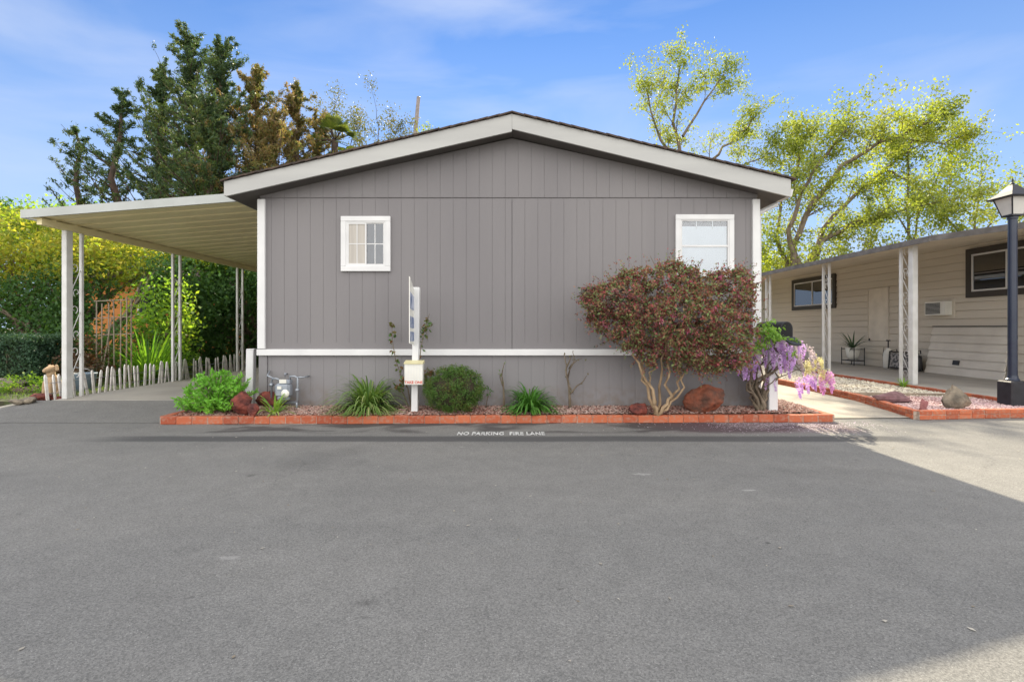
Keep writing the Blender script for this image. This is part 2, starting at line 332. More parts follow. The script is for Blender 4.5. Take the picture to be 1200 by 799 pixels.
def roadmat():
    m = newmat('asphalt'); l=m.node_tree.links.new
    o = nn(m,'ShaderNodeOutputMaterial'); b = nn(m,'ShaderNodeBsdfPrincipled'); b.inputs['Roughness'].default_value=.88; b.inputs['Specular IOR Level'].default_value=.3; l(b.outputs[0],o.inputs[0])
    t = nn(m,'ShaderNodeTexCoord'); O=t.outputs['Object']
    def noise(sc,det=4,dist=0,st=None):
        n = nn(m,'ShaderNodeTexNoise'); n.inputs['Scale'].default_value=sc; n.inputs['Detail'].default_value=det; n.inputs['Distortion'].default_value=dist
        if st:
            mp=nn(m,'ShaderNodeMapping'); mp.inputs['Scale'].default_value=st; l(O,mp.inputs['Vector']); l(mp.outputs[0],n.inputs['Vector'])
        else: l(O,n.inputs['Vector'])
        return n.outputs['Fac']
    def ramp(s,a,b_,ca,cb):
        r=nn(m,'ShaderNodeValToRGB'); e=r.color_ramp.elements; e[0].position=a; e[1].position=b_; e[0].color=c4(ca); e[1].color=c4(cb); l(s,r.inputs['Fac']); return r.outputs[0]
    def mul(a,c): 
        x=nn(m,'ShaderNodeMixRGB',blend_type='MULTIPLY'); x.inputs['Fac'].default_value=1; l(a,x.inputs['Color1']); l(c,x.inputs['Color2']); return x.outputs[0]
    def mixf(f,a,col):
        x=nn(m,'ShaderNodeMixRGB'); l(f,x.inputs['Fac']); l(a,x.inputs['Color1']); x.inputs['Color2'].default_value=c4(col); return x.outputs[0]
    base = ramp(noise(.55,5,.4,(.6,1.3,1)),.3,.7,(.148,.146,.140),(.186,.181,.170))
    base = mul(base, ramp(noise(5,6),.3,.7,(.93,.93,.93),(1.06,1.06,1.06)))
    base = mul(base, ramp(noise(90,3),.35,.65,(.90,.90,.90),(1.10,1.10,1.10)))
    va = nn(m,'ShaderNodeTexVoronoi'); va.inputs['Scale'].default_value=150; l(O,va.inputs['Vector']); sv=nn(m,'ShaderNodeSeparateXYZ'); l(va.outputs['Color'],sv.inputs[0])
    base = mul(base, ramp(sv.outputs['X'],0,1,(.74,.74,.74),(1.26,1.26,1.25)))
    base = mul(base, ramp(noise(300,2),.35,.65,(.80,.80,.80),(1.20,1.20,1.19)))
    v = nn(m,'ShaderNodeTexVoronoi'); v.inputs['Scale'].default_value=38; l(O,v.inputs['Vector'])
    base = mixf(ramp(v.outputs['Distance'],.05,.11,(1,1,1),(0,0,0)), base, (.36,.35,.33))
    # dark sealed band and damp stains along the gutter (objects' own coordinates, metres)
    s = nn(m,'ShaderNodeSeparateXYZ'); l(O,s.inputs[0])
    def band(val, a,b_,c_,d_):
        r1=nn(m,'ShaderNodeMapRange',interpolation_type='SMOOTHSTEP'); r1.inputs['From Min'].default_value=a; r1.inputs['From Max'].default_value=b_; l(val,r1.inputs['Value'])
        r2=nn(m,'ShaderNodeMapRange',interpolation_type='SMOOTHSTEP'); r2.inputs['From Min'].default_value=c_; r2.inputs['From Max'].default_value=d_; r2.inputs['To Min'].default_value=1; r2.inputs['To Max'].default_value=0; l(val,r2.inputs['Value'])
        k=nn(m,'ShaderNodeMath',operation='MULTIPLY'); l(r1.outputs[0],k.inputs[0]); l(r2.outputs[0],k.inputs[1]); return k.outputs[0]
    wob = nn(m,'ShaderNodeMath',operation='MULTIPLY_ADD'); l(noise(1.3,4),wob.inputs[0]); wob.inputs[1].default_value=.07; l(s.outputs['Y'],wob.inputs[2])
    def prod(a,b_,k=1):
        x=nn(m,'ShaderNodeMath',operation='MULTIPLY'); l(a,x.inputs[0]); l(b_,x.inputs[1]); 
        y=nn(m,'ShaderNodeMath',operation='MULTIPLY'); l(x.outputs[0],y.inputs[0]); y.inputs[1].default_value=k; return y.outputs[0]
    b1 = prod(band(wob.outputs[0],5.84,5.93,6.12,6.24), band(s.outputs['X'],-5.2,-4.2,4.2,4.9), .74)
    base = mixf(b1, base, (.045,.045,.048))
    b2 = prod(band(s.outputs['Y'],6.25,6.45,7.2,7.3), ramp(noise(.75,4,.8,(1,1.8,1)),.46,.54,(0,0,0),(1,1,1)), .85)
    base = mixf(prod(b2,band(s.outputs['X'],-4.6,-4.0,4.3,4.8)), base, (.055,.050,.05))
    # small oil spots
    sp = ramp(noise(1.9,3,.2),.70,.735,(0,0,0),(1,1,1))
    base = mixf(prod(sp,sp,.5), base, (.06,.058,.055))
    pk = prod(band(s.outputs['Y'],6.2,6.5,7.1,7.3), band(s.outputs['X'],1.5,2.6,4.2,4.6),.55)
    base = mixf(prod(pk,noise(3,4)), base, (.16,.07,.10))
    def spot(x,y,rx,ry,k,col=(.05,.048,.046),ns=7):
        global_=nn(m,'ShaderNodeMapping'); global_.inputs['Location'].default_value=(-x/rx,-y/ry,0); global_.inputs['Scale'].default_value=(1/rx,1/ry,0); l(O,global_.inputs['Vector'])
        ln=nn(m,'ShaderNodeVectorMath',operation='LENGTH'); l(global_.outputs[0],ln.inputs[0]); ma=nn(m,'ShaderNodeMath',operation='MULTIPLY_ADD'); l(noise(ns,4),ma.inputs[0]); ma.inputs[1].default_value=2.2; l(ln.outputs['Value'],ma.inputs[2])
        f=ramp(ma.outputs[0],.0,1.0,(0,0,0),(0,0,0)); mr=nn(m,'ShaderNodeMapRange'); mr.inputs['From Min'].default_value=1.25; mr.inputs['From Max'].default_value=1.95; mr.inputs['To Min'].default_value=k; mr.inputs['To Max'].default_value=0; l(ma.outputs[0],mr.inputs['Value']); return mr.outputs[0]
    for (x,y,rx,ry,k,ns) in [(-.70,2.42,.09,.035,.4,30),(-.66,2.30,.07,.02,.35,34),(.04,2.02,.05,.03,.35,30),(-1.55,2.47,.035,.02,.7,20),(.24,2.55,.025,.015,.7,20),(1.55,3.1,.03,.02,.8,20),(2.3,2.2,.04,.03,.4,14)]:
        base = mixf(spot(x,y,rx,ry,k,ns=ns), base, (.05,.048,.046))
    for (x,y,rx,ry,k,ns) in [(-1.9,5.2,.75,.75,.30,2.2),(-5.2,4.4,1.6,.5,.22,1.6),(3.0,4.6,1.3,.35,.22,2),(-.2,4.1,2.4,.25,.14,1.2)]:
        base = mixf(spot(x,y,rx,ry,k,ns=ns), base, (.085,.083,.080))
    for (x,y,rx,ry,k,ns) in [(1.15,4.55,.12,.05,.35,26),(-.55,5.6,.05,.03,.7,14),(-1.6,2.9,.10,.03,.25,14),(1.9,4.1,.08,.03,.4,12)]:
        base = mixf(spot(x,y,rx,ry,k,ns=ns), base, (.42,.41,.39))
    # hairline cracks
    vc = nn(m,'ShaderNodeTexVoronoi',feature='DISTANCE_TO_EDGE'); vc.inputs['Scale'].default_value=.33
    ad = nn(m,'ShaderNodeVectorMath',operation='MULTIPLY_ADD'); nx = nn(m,'ShaderNodeTexNoise'); nx.inputs['Scale'].default_value=2.2; nx.inputs['Detail'].default_value=6; l(O,nx.inputs['Vector'])
    l(nx.outputs['Color'],ad.inputs[0]); ad.inputs[1].default_value=(.5,.5,.5); l(O,ad.inputs[2]); l(ad.outputs[0],vc.inputs['Vector'])
    ck = ramp(vc.outputs['Distance'],.0015,.004,(1,1,1),(0,0,0)); base = mixf(prod(ck,ramp(noise(.8),.5,.6,(0,0,0),(1,1,1)),.35), base, (.06,.06,.06))
    l(base,b.inputs['Base Color'])
    bp = nn(m,'ShaderNodeBump'); bp.inputs['Strength'].default_value=.45; bp.inputs['Distance'].default_value=.003
    a=nn(m,'ShaderNodeMath',operation='ADD'); l(noise(220,3),a.inputs[0]); l(noise(120,3),a.inputs[1]); l(a.outputs[0],bp.inputs['Height']); l(bp.outputs[0],b.inputs['Normal'])
    return m
M['road'] = roadmat()

# ------------------------------------------------------------ setting
def struct(name, mb, m): o = mb.build(name, m); o['kind']='structure'; return o
def sheet(poly, z): 
    mb = MB(); n=len(poly); mb.add([(x,y,z if not callable(z) else z(x,y)) for x,y in poly],[tuple(range(n))]); return mb
struct('ground', sheet([(-900,-900),(900,-900),(900,900),(-900,900)],-.03), M['earth'])
struct('road', sheet([(-60,-30),(60,-30),(60,8.3),(8.0,8.3),(8.0,7.5),(6.3,9.3),(6.3,7.7),(4.3,7.7),(-4.6,7.7),(-7.9,7.7),(-8.8,8.1),(-60,9.5)],0.0), M['road'])
mb = MB()  # asphalt apron rising to the carport slab
xs = np.linspace(-8.1,-4.75,9); ys = np.linspace(7.0,8.25,6)
vs=[(x,y,.004+.126*((y-7.0)/1.25)**1.3*(1 if x>-7.9 else .5)) for y in ys for x in xs]; fs=[(j*9+i,j*9+i+1,(j+1)*9+i+1,(j+1)*9+i) for j in range(5) for i in range(8)]
mb.add(vs,fs); struct('driveway_apron', mb, M['road'])
struct('driveway', MB().box(-7.42,-3.78,8.25,24,-.02,.134), M['concrete'])
struct('path', sheet([(4.36,7.75),(4.5,7.3),(5.9,7.35),(6.25,9.2),(6.25,24),(4.36,24)],.012), M['pathc'])
struct('patio_slab', MB().box(8.1,11.25,6.5,24,-.02,.13), M['concrete'])
# raised side yard on the left (lawn strip)
mb = MB(); poly=[(-7.5,8.55),(-8.3,8.35),(-12,8.9),(-40,11),(-40,40),(-7.5,40)]
mb.prism(poly,'z',-.02,.10); struct('lawn', mb, mat('lawn_soil',(.07,.09,.03),.95,(.04,.035,.02),scale=6,bump=.6,bscale=40))
# garden beds as ground
mb=MB(); mb.add([(-4.66,6.97,.085),(4.36,7.15,.085),(4.33,8.3,.12),(3.7,8.3,.14),(3.7,7.58,.15),(-3.7,7.58,.15),(-3.7,7.95,.14),(-4.66,7.85,.11)],[tuple(range(8))]); struct('garden_bed', mb, M['soil'])
rockbase = mat('pale_gravel_bed',(.42,.33,.28),.95,(.26,.19,.17),scale=40,bump=.8,bscale=90)
mb=MB(); mb.add([(5.80,7.30,.07),(9.2,7.68,.07),(9.2,8.0,.07),(8.1,8.6,.08),(8.05,14,.09),(8.05,22,.09),(6.18,22,.09),(6.18,9.1,.08)],[tuple(range(8))]); struct('gravel_bed', mb, rockbase)

# ------------------------------------------------------------ pebbles, mulch, petals (stuff)
OCT = np.array([(1,0,0),(-1,0,0),(0,1,0),(0,-1,0),(0,0,1),(0,0,-1)],float)
OF = np.array([(0,2,4),(2,1,4),(1,3,4),(3,0,4),(2,0,5),(1,2,5),(3,1,5),(0,3,5)])
def pebbles(name, pts, size, flat, m, label, cat):
    n=len(pts); sc = size*(.5+rg.random((n,1,1)))*np.stack([rg.uniform(.7,1.3,n),rg.uniform(.5,1.1,n),rg.uniform(.4,.8,n)*flat],1)[:,None,:]
    V = OCT[None]*sc; V += rg.normal(size=V.shape)*size*.12
    a = rg.uniform(0,6.28,n); ca,sa=np.cos(a)[:,None],np.sin(a)[:,None]
    X = V[:,:,0]*ca-V[:,:,1]*sa; Y=V[:,:,0]*sa+V[:,:,1]*ca; V=np.stack([X,Y,V[:,:,2]],2)+pts[:,None,:]
    Fc = (OF[None]+np.arange(n)[:,None,None]*6).reshape(-1,3)
    return tag(npmesh(name,V.reshape(-1,3),Fc,m),label,cat,kind='stuff')
def island(name, cols, rough=.9):
    return leafmat(name, cols, trans=0.0, rough=rough, scale=.8)
def rnd_poly(poly,n):
    p=np.array(poly); lo,hi=p.min(0),p.max(0); q=lo+(hi-lo)*rg.random((n*6,2)); return q[in_poly(q,poly)][:n]
q = rnd_poly([(-4.62,7.0),(4.3,7.17),(4.3,8.2),(3.72,8.2),(3.72,7.55),(-3.72,7.55),(-3.72,7.8),(-4.62,7.8)],15000)
z = .092+.055*np.clip((q[:,1]-7.0)/.55,0,1)+rg.random(len(q))*.012
pebbles('bark_mulch', np.column_stack([q,z]), .017, .55, island('bark_chips',[(.10,.04,.035),(.26,.12,.09),(.36,.22,.18),(.50,.38,.33),(.20,.09,.06)]), 'reddish bark chips and pebbles covering the narrow bed along the grey wall','mulch')
q = rnd_poly([(6.2,9.3),(8.0,8.75),(8.0,17),(6.2,17)],9000)
pebbles('pale_gravel', np.column_stack([q,np.full(len(q),.09)+rg.random(len(q))*.012]), .024,.7, island('cream_pebbles',[(.35,.32,.24),(.55,.50,.40),(.66,.62,.53),(.45,.38,.28)]),'cream pebbles filling the back of the right hand bed beside the neighbour patio','gravel')
q = rnd_poly([(5.85,7.36),(9.1,7.75),(9.1,7.95),(8.0,8.5),(8.0,9.2),(6.25,9.0)],8000)
pebbles('pink_gravel', np.column_stack([q,np.full(len(q),.078)+rg.random(len(q))*.014]), .022,.7, island('pink_pebbles',[(.30,.16,.16),(.50,.33,.33),(.62,.48,.46),(.42,.26,.25),(.22,.11,.10)]),'pinkish gravel in the brick edged bed around the lamp post','gravel')
# petals blown along the kerb
n=1400; px=4.3-np.abs(rg.normal(size=n))*1.1; px[:700]=rg.uniform(2.6,4.9,700); py=6.98-np.abs(rg.normal(size=n))*.30; py=np.where(px>4.5,py+.1,py)
V,Fc = leaf_arr(np.column_stack([px,py,np.full(n,.006)]),.018,.7,along=None,jitter=1,fold=.1); V[:,2]=.004+np.abs(V[:,2]-.006)*.25+.002
tag(npmesh('fallen_petals',V,Fc,island('petals',[(.70,.55,.68),(.8,.72,.80),(.62,.35,.52)])),'pink and white petals fallen on the road below the wisteria','petals',kind='stuff')
# dry leaves / specks on the road
n=260; c=np.column_stack([rg.uniform(-7,7,n),rg.uniform(1.9,6.8,n),np.full(n,.008)])
V,Fc=leaf_arr(c,.028,.6); V[:,2]=.004+np.abs(V[:,2]-.008)*.3
tag(npmesh('leaf_litter',V,Fc,island('dry_litter',[(.05,.035,.02),(.45,.42,.36),(.16,.12,.07),(.6,.58,.54)])),'scattered dry leaf bits and grit lying on the asphalt','litter',kind='stuff')
# grass on the left strip
def grass(name,pts,h,m,label,cat='grass',kind='stuff',along=(0,0,1.6)):
    V,Fc=leaf_arr(pts+np.array([0,0,h*.4]),h,.13,along=np.array(along),jitter=.55,fold=.1); o=npmesh(name,V,Fc,m); return tag(o,label,cat,kind=kind)
GR = leafmat('grass_blades',[(.05,.10,.02),(.09,.17,.03),(.15,.23,.05),(.07,.12,.03)],.35)
q=rnd_poly([(-7.55,8.75),(-8.4,8.5),(-12,9.1),(-15,9.5),(-15,12),(-7.6,14)],9000)
grass('grass_patch',np.column_stack([q,np.full(len(q),.10)]),.075,GR,'short uneven grass beside the asphalt left of the carport')

# text on the road
def text(name, s, size, m, parent=None, org=None, rot=None, loc=(0,0,0), sx_=1, sy_=1, off=0.0, ext=.0008, spacing=1.0):
    cu = bpy.data.curves.new(name,'FONT'); cu.body=s; cu.size=size; cu.extrude=ext; cu.offset=off; cu.space_character=spacing; cu.align_x='CENTER'; cu.align_y='CENTER'
    to = bpy.data.objects.new(name+'_tmp',cu); C.objects.link(to); bpy.context.view_layer.update()
    dg = bpy.context.evaluated_depsgraph_get(); me = bpy.data.meshes.new_from_object(to.evaluated_get(dg)); bpy.data.objects.remove(to); me.name=name
    Mx = Matrix.Translation(loc) @ (rot or Matrix.Identity(4)) @ Matrix.Diagonal((sx_,sy_,1,1)); me.transform(Mx)
    me.materials.clear(); return _link(name,me,m,parent,None,False)
t = text('road_lettering','NO PARKING  FIRE LANE',.10,M['roadpaint'],loc=(-.135,6.27,.0052),sx_=.88,sy_=2.5,off=.0035,ext=.0006,spacing=1.1)
tag(t,'worn white NO PARKING FIRE LANE lettering on the asphalt below the bricks','road marking')

# ------------------------------------------------------------ brick edgings
def bricks(path, name, label, courses=1, L_=.20, W=.10, H=.105, z0=0.0):
    root = thing(name,label,'edging',(path[0][0],path[0][1],0))
    ox,oy=path[0]
    rr=random.Random(3); mb=MB(); mo=MB()
    for (a,b) in zip(path[:-1],path[1:]):
        a=Vector((*a,0)); b=Vector((*b,0)); d=b-a; n=max(1,round(d.length/(L_+.008))); st=d.length/n; u=d.normalized(); Mz=Matrix.Rotation(math.atan2(u.y,u.x),3,'Z')
        for c in range(courses):
            h=H/courses
            for i in range(n):
                p=a+u*(st*(i+.5+(.0 if c%2==0 else .0)))+Vector((0,0,z0+h*(c+.5)+rr.uniform(-.003,.003)))+Vector((-u.y,u.x,0))*rr.uniform(-.005,.005)
                mb.bbox(p-Vector((ox,oy,0)),st-.006,W,h-.004,.006,Mz@Matrix.Rotation(rr.uniform(-.03,.03),3,'Z')@Matrix.Rotation(rr.uniform(-.022,.022),3,'Y'))
        mid=(a+b)/2; mo.obox((mid.x-ox,mid.y-oy,z0+H/2-.006),d.length,W-.018,H-.014,Mz)
    mb.build('brick_row',M['brick'],root); mo.build('mortar',mortar,root); return root
mortar = mat('mortar',(.42,.34,.28),.95,(.3,.22,.17),scale=30)
bricks([(-4.72,7.95),(-4.72,6.92),(4.42,7.09),(4.38,8.6)],'brick_edging','low red brick edging of the long bed in front of the grey wall')
bricks([(6.12,17.0),(6.12,9.05),(5.74,7.26),(9.2,7.62)],'brick_edging','two course red brick edging round the gravel bed by the lamp post',courses=2,H=.13)
bricks([(8.05,14.0),(8.02,9.9),(8.02,8.1)],'brick_edging','thin brick line between pink gravel and the neighbour patio slab',H=.15,W=.07)
# the dark divider between the two gravels
tag(MB().obox((7.08,9.13,.10),1.9,.035,.07,Matrix.Rotation(R(-7),3,'Z')).build('timber_divider',M['wood']),'weathered board dividing cream gravel from pink gravel','board')

# ------------------------------------------------------------ the grey mobile home
HXL,HXR,HYF,HYB = -3.745,3.645,7.566,23.5
home = thing('mobile_home','grey gabled mobile home with white trim facing the road','house',(-.05,HYF,0)); HO=(-.05,HYF,0)
def roof_under(x): return 4.085-.2245*abs(x)
def grooved(x0,x1,z0f,z1f,yf,step,gw=.008,gd=.004,x_start=None):
    """front sheet with real vertical grooves; z0f/z1f functions or numbers"""
    mb=MB(); f0 = z0f if callable(z0f) else (lambda x:z0f); f1 = z1f if callable(z1f) else (lambda x:z1f)
    xs=[]; x=x_start if x_start is not None else x0+step
    cuts=[]; 
    while x<x1-.02:
        if x>x0+.02: cuts.append(x)
        x+=step
    prof=[(x0,0)]
    for k in cuts: prof += [(k-gw/2-.001,0),(k-gw/2,gd),(k+gw/2,gd),(k+gw/2+.001,0)]
    prof.append((x1,0))
    if not any(abs(p[0])<1e-4 for p in prof) and x0<0<x1:
        for i in range(len(prof)-1):
            if prof[i][0]<0<prof[i+1][0]: prof.insert(i+1,(0.0,prof[i][1] if prof[i][1]==prof[i+1][1] else 0)); break
    vs=[(x,yf+d,f0(x)) for x,d in prof]+[(x,yf+d,f1(x)) for x,d in prof]; n=len(prof)
    mb.add(vs,[(i,i+1,n+i+1,n+i) for i in range(n-1)])
    return mb
wl = grooved(HXL+.11,0-.004,1.08,3.205,HYF,.192,x_start=HXL+.19)
wl.v += []; 
w2 = grooved(0+.004,HXR-.10,1.08,3.205,HYF,.192,x_start=.19); wl.add(w2.v,w2.f)
gb = grooved(HXL+.02,HXR-.02,3.222,lambda x: roof_under(x)+.01,HYF-.004,.192,x_start=HXL+.19); 
wl.add(gb.v,gb.f)
# plain rails at the seams, panel body behind
wl.box(HXL+.11,-.004,HYF,HYF+.05,.96,1.08); wl.box(.004,HXR-.10,HYF,HYF+.05,.96,1.08)
wl.box(HXL+.02,HXR-.02,HYF+.012,HYF+.06,3.2,3.226)
wall = wl.build('front_wall',M['siding'],home,HO)
mb=MB(); mb.box(HXL+.02,HXR-.02,HYF+.02,HYF+.10,.10,3.21)
mb.add([(HXL+.02,HYF+.10,3.2),(HXR-.02,HYF+.10,3.2),(HXR-.02,HYF+.10,roof_under(HXR)),(0,HYF+.10,roof_under(0)),(HXL+.02,HYF+.10,roof_under(HXL))],[(0,1,2,3,4)])
mb.box(HXL,HXL+.06,HYF+.10,HYB,.10,3.19); mb.box(HXR-.06,HXR,HYF+.10,HYB,.10,3.19); mb.box(HXL,HXR,HYB,HYB+.08,.10,3.2)
mb.build('side_wall',M['siding'],home,HO)
sk = grooved(HXL+.13,HXR-.02,.11,.90,HYF+.016,.192,gw=.005,gd=.003,x_start=HXL+.19)
sk.box(HXL+.004,HXL+.125,HYF-.004,HYF+.10,.08,.895)
sk.build('skirting',M['skirt'],home,HO)
MB().bbox(((HXL+HXR)/2-.0,HYF-.012,.9375),HXR-HXL+.03,.05,.092,.004).build('belt_trim',M['white'],home,HO)
MB().bbox((HXL+.055,HYF-.008,2.09),.11,.07,2.20,.004).build('corner_trim',M['white'],home,HO)
MB().bbox((HXR-.05,HYF-.008,2.09),.105,.07,2.20,.004).build('corner_trim',M['white'],home,HO)
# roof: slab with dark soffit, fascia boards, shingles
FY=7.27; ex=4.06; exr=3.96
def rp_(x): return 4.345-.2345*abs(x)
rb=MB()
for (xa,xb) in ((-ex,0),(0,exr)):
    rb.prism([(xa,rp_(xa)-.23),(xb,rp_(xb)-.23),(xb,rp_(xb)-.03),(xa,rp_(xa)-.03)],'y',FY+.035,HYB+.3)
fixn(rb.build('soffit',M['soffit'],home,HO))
for (xa,xb) in ((-ex,-.0015),(.0015,exr)):
    f=MB(); h=.245
    f.prism([(xa,rp_(xa)-h+.02),(xb,rp_(xb)-h-.015),(xb,rp_(xb)-.012),(xa,rp_(xa)-.012)],'y',FY,FY+.034); fixn(f.build('fascia_board',M['fascia'],home,HO))
f=MB(); f.box(-ex-.03,-ex,FY+.0,HYB+.3,rp_(ex)-.22,rp_(ex)-.012); f.build('eave_board',M['fascia'],home,HO)
s=MB()
rr=random.Random(5)
for sgn,x1 in ((-1,ex+.045),(1,exr+.045)):
    k=24; yb=FY-.035
    for i in range(k):   # overlapping courses make the slightly uneven dark edge
        a=x1*i/k; b=x1*(i+1)/k+.02; j=rr.uniform(-.006,.004)
        s.prism([(sgn*a,rp_(a)+.004),(sgn*b,rp_(b)-.010),(sgn*b,rp_(b)+.014),(sgn*a,rp_(a)+.022)],'y',yb+j,HYB+.33)
fixn(s.build('roof_shingles',M['shingle'],home,HO))
# gutter + downspout at the right
g=MB(); g.prism([(exr+.003,3.20),(exr+.10,3.20),(exr+.125,3.31),(exr+.003,3.31)],'y',FY+.16,HYB+.3); fixn(g.build('gutter',M['white'],home,HO))
g=MB(); g.tube([(exr+.06,FY+.52,3.22),(exr+.05,FY+.50,3.17),(HXR+.06,FY+.42,3.02),(HXR+.05,FY+.42,2.95)],.036,8); g.bbox((HXR+.047,FY+.42,1.56),.085,.07,2.85,.012); g.build('downspout',M['white'],home,HO)
# vents in the gable soffit
# windows
def window(x0,x1,z0,z1,kind):
    r = MB(); t=.075; d=.045; y=HYF
    r.bbox(((x0+x1)/2,y-d/2+.005,z1-t/2),x1-x0,d,t,.004); r.bbox(((x0+x1)/2,y-d/2+.005,z0+t/2),x1-x0,d,t,.004)
    r.bbox((x0+t/2,y-d/2+.005,(z0+z1)/2),t,d,z1-z0-2*t-.001,.004); r.bbox((x1-t/2,y-d/2+.005,(z0+z1)/2),t,d,z1-z0-2*t-.001,.004)
    w_ = r.build('window',M['white'],home,HO)
    ix0,ix1,iz0,iz1 = x0+t,x1-t,z0+t,z1-t
    def fr(a,b,c,e,th,yy,dep,nm):
        q=MB(); q.box(a,b,yy,yy+dep,e-th,e); q.box(a,b,yy,yy+dep,c,c+th); q.box(a,a+th,yy,yy+dep,c+th,e-th); q.box(b-th,b,yy,yy+dep,c+th,e-th); return q.build(nm,M['white'],w_,HO)
    fr(ix0,ix1,iz0,iz1,.02,y-.030,.02,'frame')
    if kind=='slider':
        mid=(ix0+ix1)/2
        fr(ix0+.02,mid+.012,iz0+.02,iz1-.02,.02,y-.027,.012,'sash')
        fr(mid-.012,ix1-.02,iz0+.02,iz1-.02,.014,y-.018,.008,'sash')
        q=MB(); cz=(iz0+iz1)/2
        for a,b,yy in ((ix0+.04,mid-.008,y-.021),(mid+.012,ix1-.034,y-.0135)):
            cx=(a+b)/2; q.box(cx-.006,cx+.006,yy,yy+.003,iz0+.036,iz1-.036); q.box(a,cx-.006,yy,yy+.003,cz-.006,cz+.006); q.box(cx+.006,b,yy,yy+.003,cz-.006,cz+.006)
        q.build('grille',M['white'],w_,HO)
        MB().box(ix0+.02,mid,y-.0165,y-.0155,iz0+.02,iz1-.02).build('insect_screen',M['curtain'],w_,HO)
        MB().box(mid,ix1-.02,y-.0095,y-.0085,iz0+.02,iz1-.02).build('pane',glassmat('reflective_pane',(.5,.55,.6),.10),w_,HO)
        MB().box(mid,ix1-.02,y-.003,y-.001,iz0+.02,iz1-.02).build('room_backdrop',M['room'],w_,HO)
    else:
        cz=z0+(z1-z0)*.5
        q=MB(); q.box(ix0+.02,ix1-.02,y-.026,y-.014,cz-.014,cz+.014); q.build('meeting_rail',M['white'],w_,HO)
        q=MB()
        for k in (1,2):
            gx=ix0+(ix1-ix0)*k/3; MB().box(gx-.006,gx+.006,y-.012,y-.009,iz1-.14,iz1-.02).build('grille_bar',M['white'],w_,HO)
        MB().box(ix0+.02,ix1-.02,y-.0135,y-.0125,iz0+.02,iz1-.02).build('pane',glassmat('blind_pane',(.95,.98,1),.10),w_,HO)
        q=MB(); zz=iz0+.02
        while zz<iz1-.10: q.obox(((ix0+ix1)/2,y-.004,zz+.012),ix1-ix0-.045,.0012,.024,Matrix.Rotation(R(9),3,'X')); zz+=.0245
        q.build('blind',M['blind'],w_,HO)
        MB().box(ix0+.02,ix1-.02,y-.0006,y-.0002,iz0+.02,iz1-.02).build('room_backdrop',M['room'],w_,HO)
window(-2.52,-1.79,2.13,2.94,'slider')
window(2.41,3.27,2.04,2.965,'sash')
# dryer vent-like small marks near the sign: hose bib
MB().tube([(-3.33,HYF+.01,.62),(-3.33,HYF-.06,.62)],.012,6).tube([(-3.33,HYF-.05,.64),(-3.33,HYF-.05,.585)],.009,6).build('hose_tap',M['galv'],home,HO,True)

# ------------------------------------------------------------ carport
cp = thing('carport','pale ribbed metal carport on scrolled posts left of the grey home','carport',(-5.8,8.0,.13)); CO=(-5.8,8.0,.13)
cx0,cx1,cy0,cy1=-7.52,-4.10,7.85,18.5
def cz(x): return 2.985+.078*(x-cx0)
mb=MB(); prof=[]; y=cy0+.04; i=0
while y<cy1:   # ribbed pans running across
    prof += [(y,.0),(y+.285,0),(y+.305,.058),(y+.365,.058),(y+.385,0)]; y+=.39
n=len(prof); vs=[(cx0+.02,a,cz(cx0+.02)+d+.02) for a,d in prof]+[(cx1,a,cz(cx1)+d+.02) for a,d in prof]
mb.add(vs,[(i,i+1,n+i+1,n+i) for i in range(n-1)])
vs=[(cx0+.02,a,cz(cx0+.02)+d+.023) for a,d in prof]+[(cx1,a,cz(cx1)+d+.023) for a,d in prof]; mb.add(vs,[(i,n+i,n+i+1,i+1) for i in range(n-1)])
mb.build('roof_panel',M['carport'],cp,CO)
f=MB(); f.prism([(cx0,cz(cx0)-.005),(cx1,cz(cx1)-.005),(cx1,cz(cx1)+.125),(cx0,cz(cx0)+.125)],'y',cy0,cy0+.03); fixn(f.build('front_fascia',M['carwhite'],cp,CO))
f=MB(); f.box(cx0-.02,cx0,cy0,cy1,cz(cx0)-.005,cz(cx0)+.125); f.build('side_gutter',M['carwhite'],cp,CO)
f=MB(); f.box(-7.38,-7.30,cy0+.10,cy1,cz(cx0)-.085,cz(cx0)+.018); f.build('beam',M['carport'],cp,CO)
f=MB(); f.box(cx1,cx1+.01,cy0,cy1,cz(cx1)-.01,cz(cx1)+.02); f.build('wall_channel',M['carwhite'],cp,CO)
def scroll_panel(y0,y1,x,z0,z1,steps):
    """flat bar scroll ornament between two uprights, in the Y-Z plane"""
    mb=MB(); w=y1-y0
    for k,zc in enumerate(steps):
        mb.tube([(x,y0,zc-.30),(x,y0+w*.25,zc-.17),(x,y1-w*.2,zc+.04),(x,y1,zc+.12)],.0075,5)
        for (yy,zz,sg) in ((y0+w*.38,zc+.16,1),(y1-w*.38,zc-.26,-1)):
            pts=[]
            for j in range(15):
                a=-1.2+j*.42; r=w*.40*(1-j/19); pts.append((x,yy+sg*math.cos(a)*r,zz+math.sin(a)*r))
            mb.tube(pts,.007,5)
    return mb
zt=cz(cx0)-.085
def post_pair(y0,y1,first=False):
    mb=MB()
    if first: mb.bbox((-7.34,y0,(.13+zt)/2),.085,.13,zt-.13,.008)
    else: mb.bbox((-7.34,y0,(.13+zt)/2),.05,.05,zt-.13,.006)
    p=mb.build('post',M['postw'],cp,CO)
    p2=MB().bbox((-7.34,y1,(.13+zt)/2),.05,.05,zt-.13,.006).build('post',M['postw'],cp,CO)
    scroll_panel(y0+(.065 if first else .025),y1-.025,-7.34,.13,zt,[.75,1.45,2.15]).build('scrollwork',M['postw'],cp,CO,True)
post_pair(8.45,8.73,True); post_pair(11.08,11.32); post_pair(13.68,13.95); post_pair(16.4,16.65)

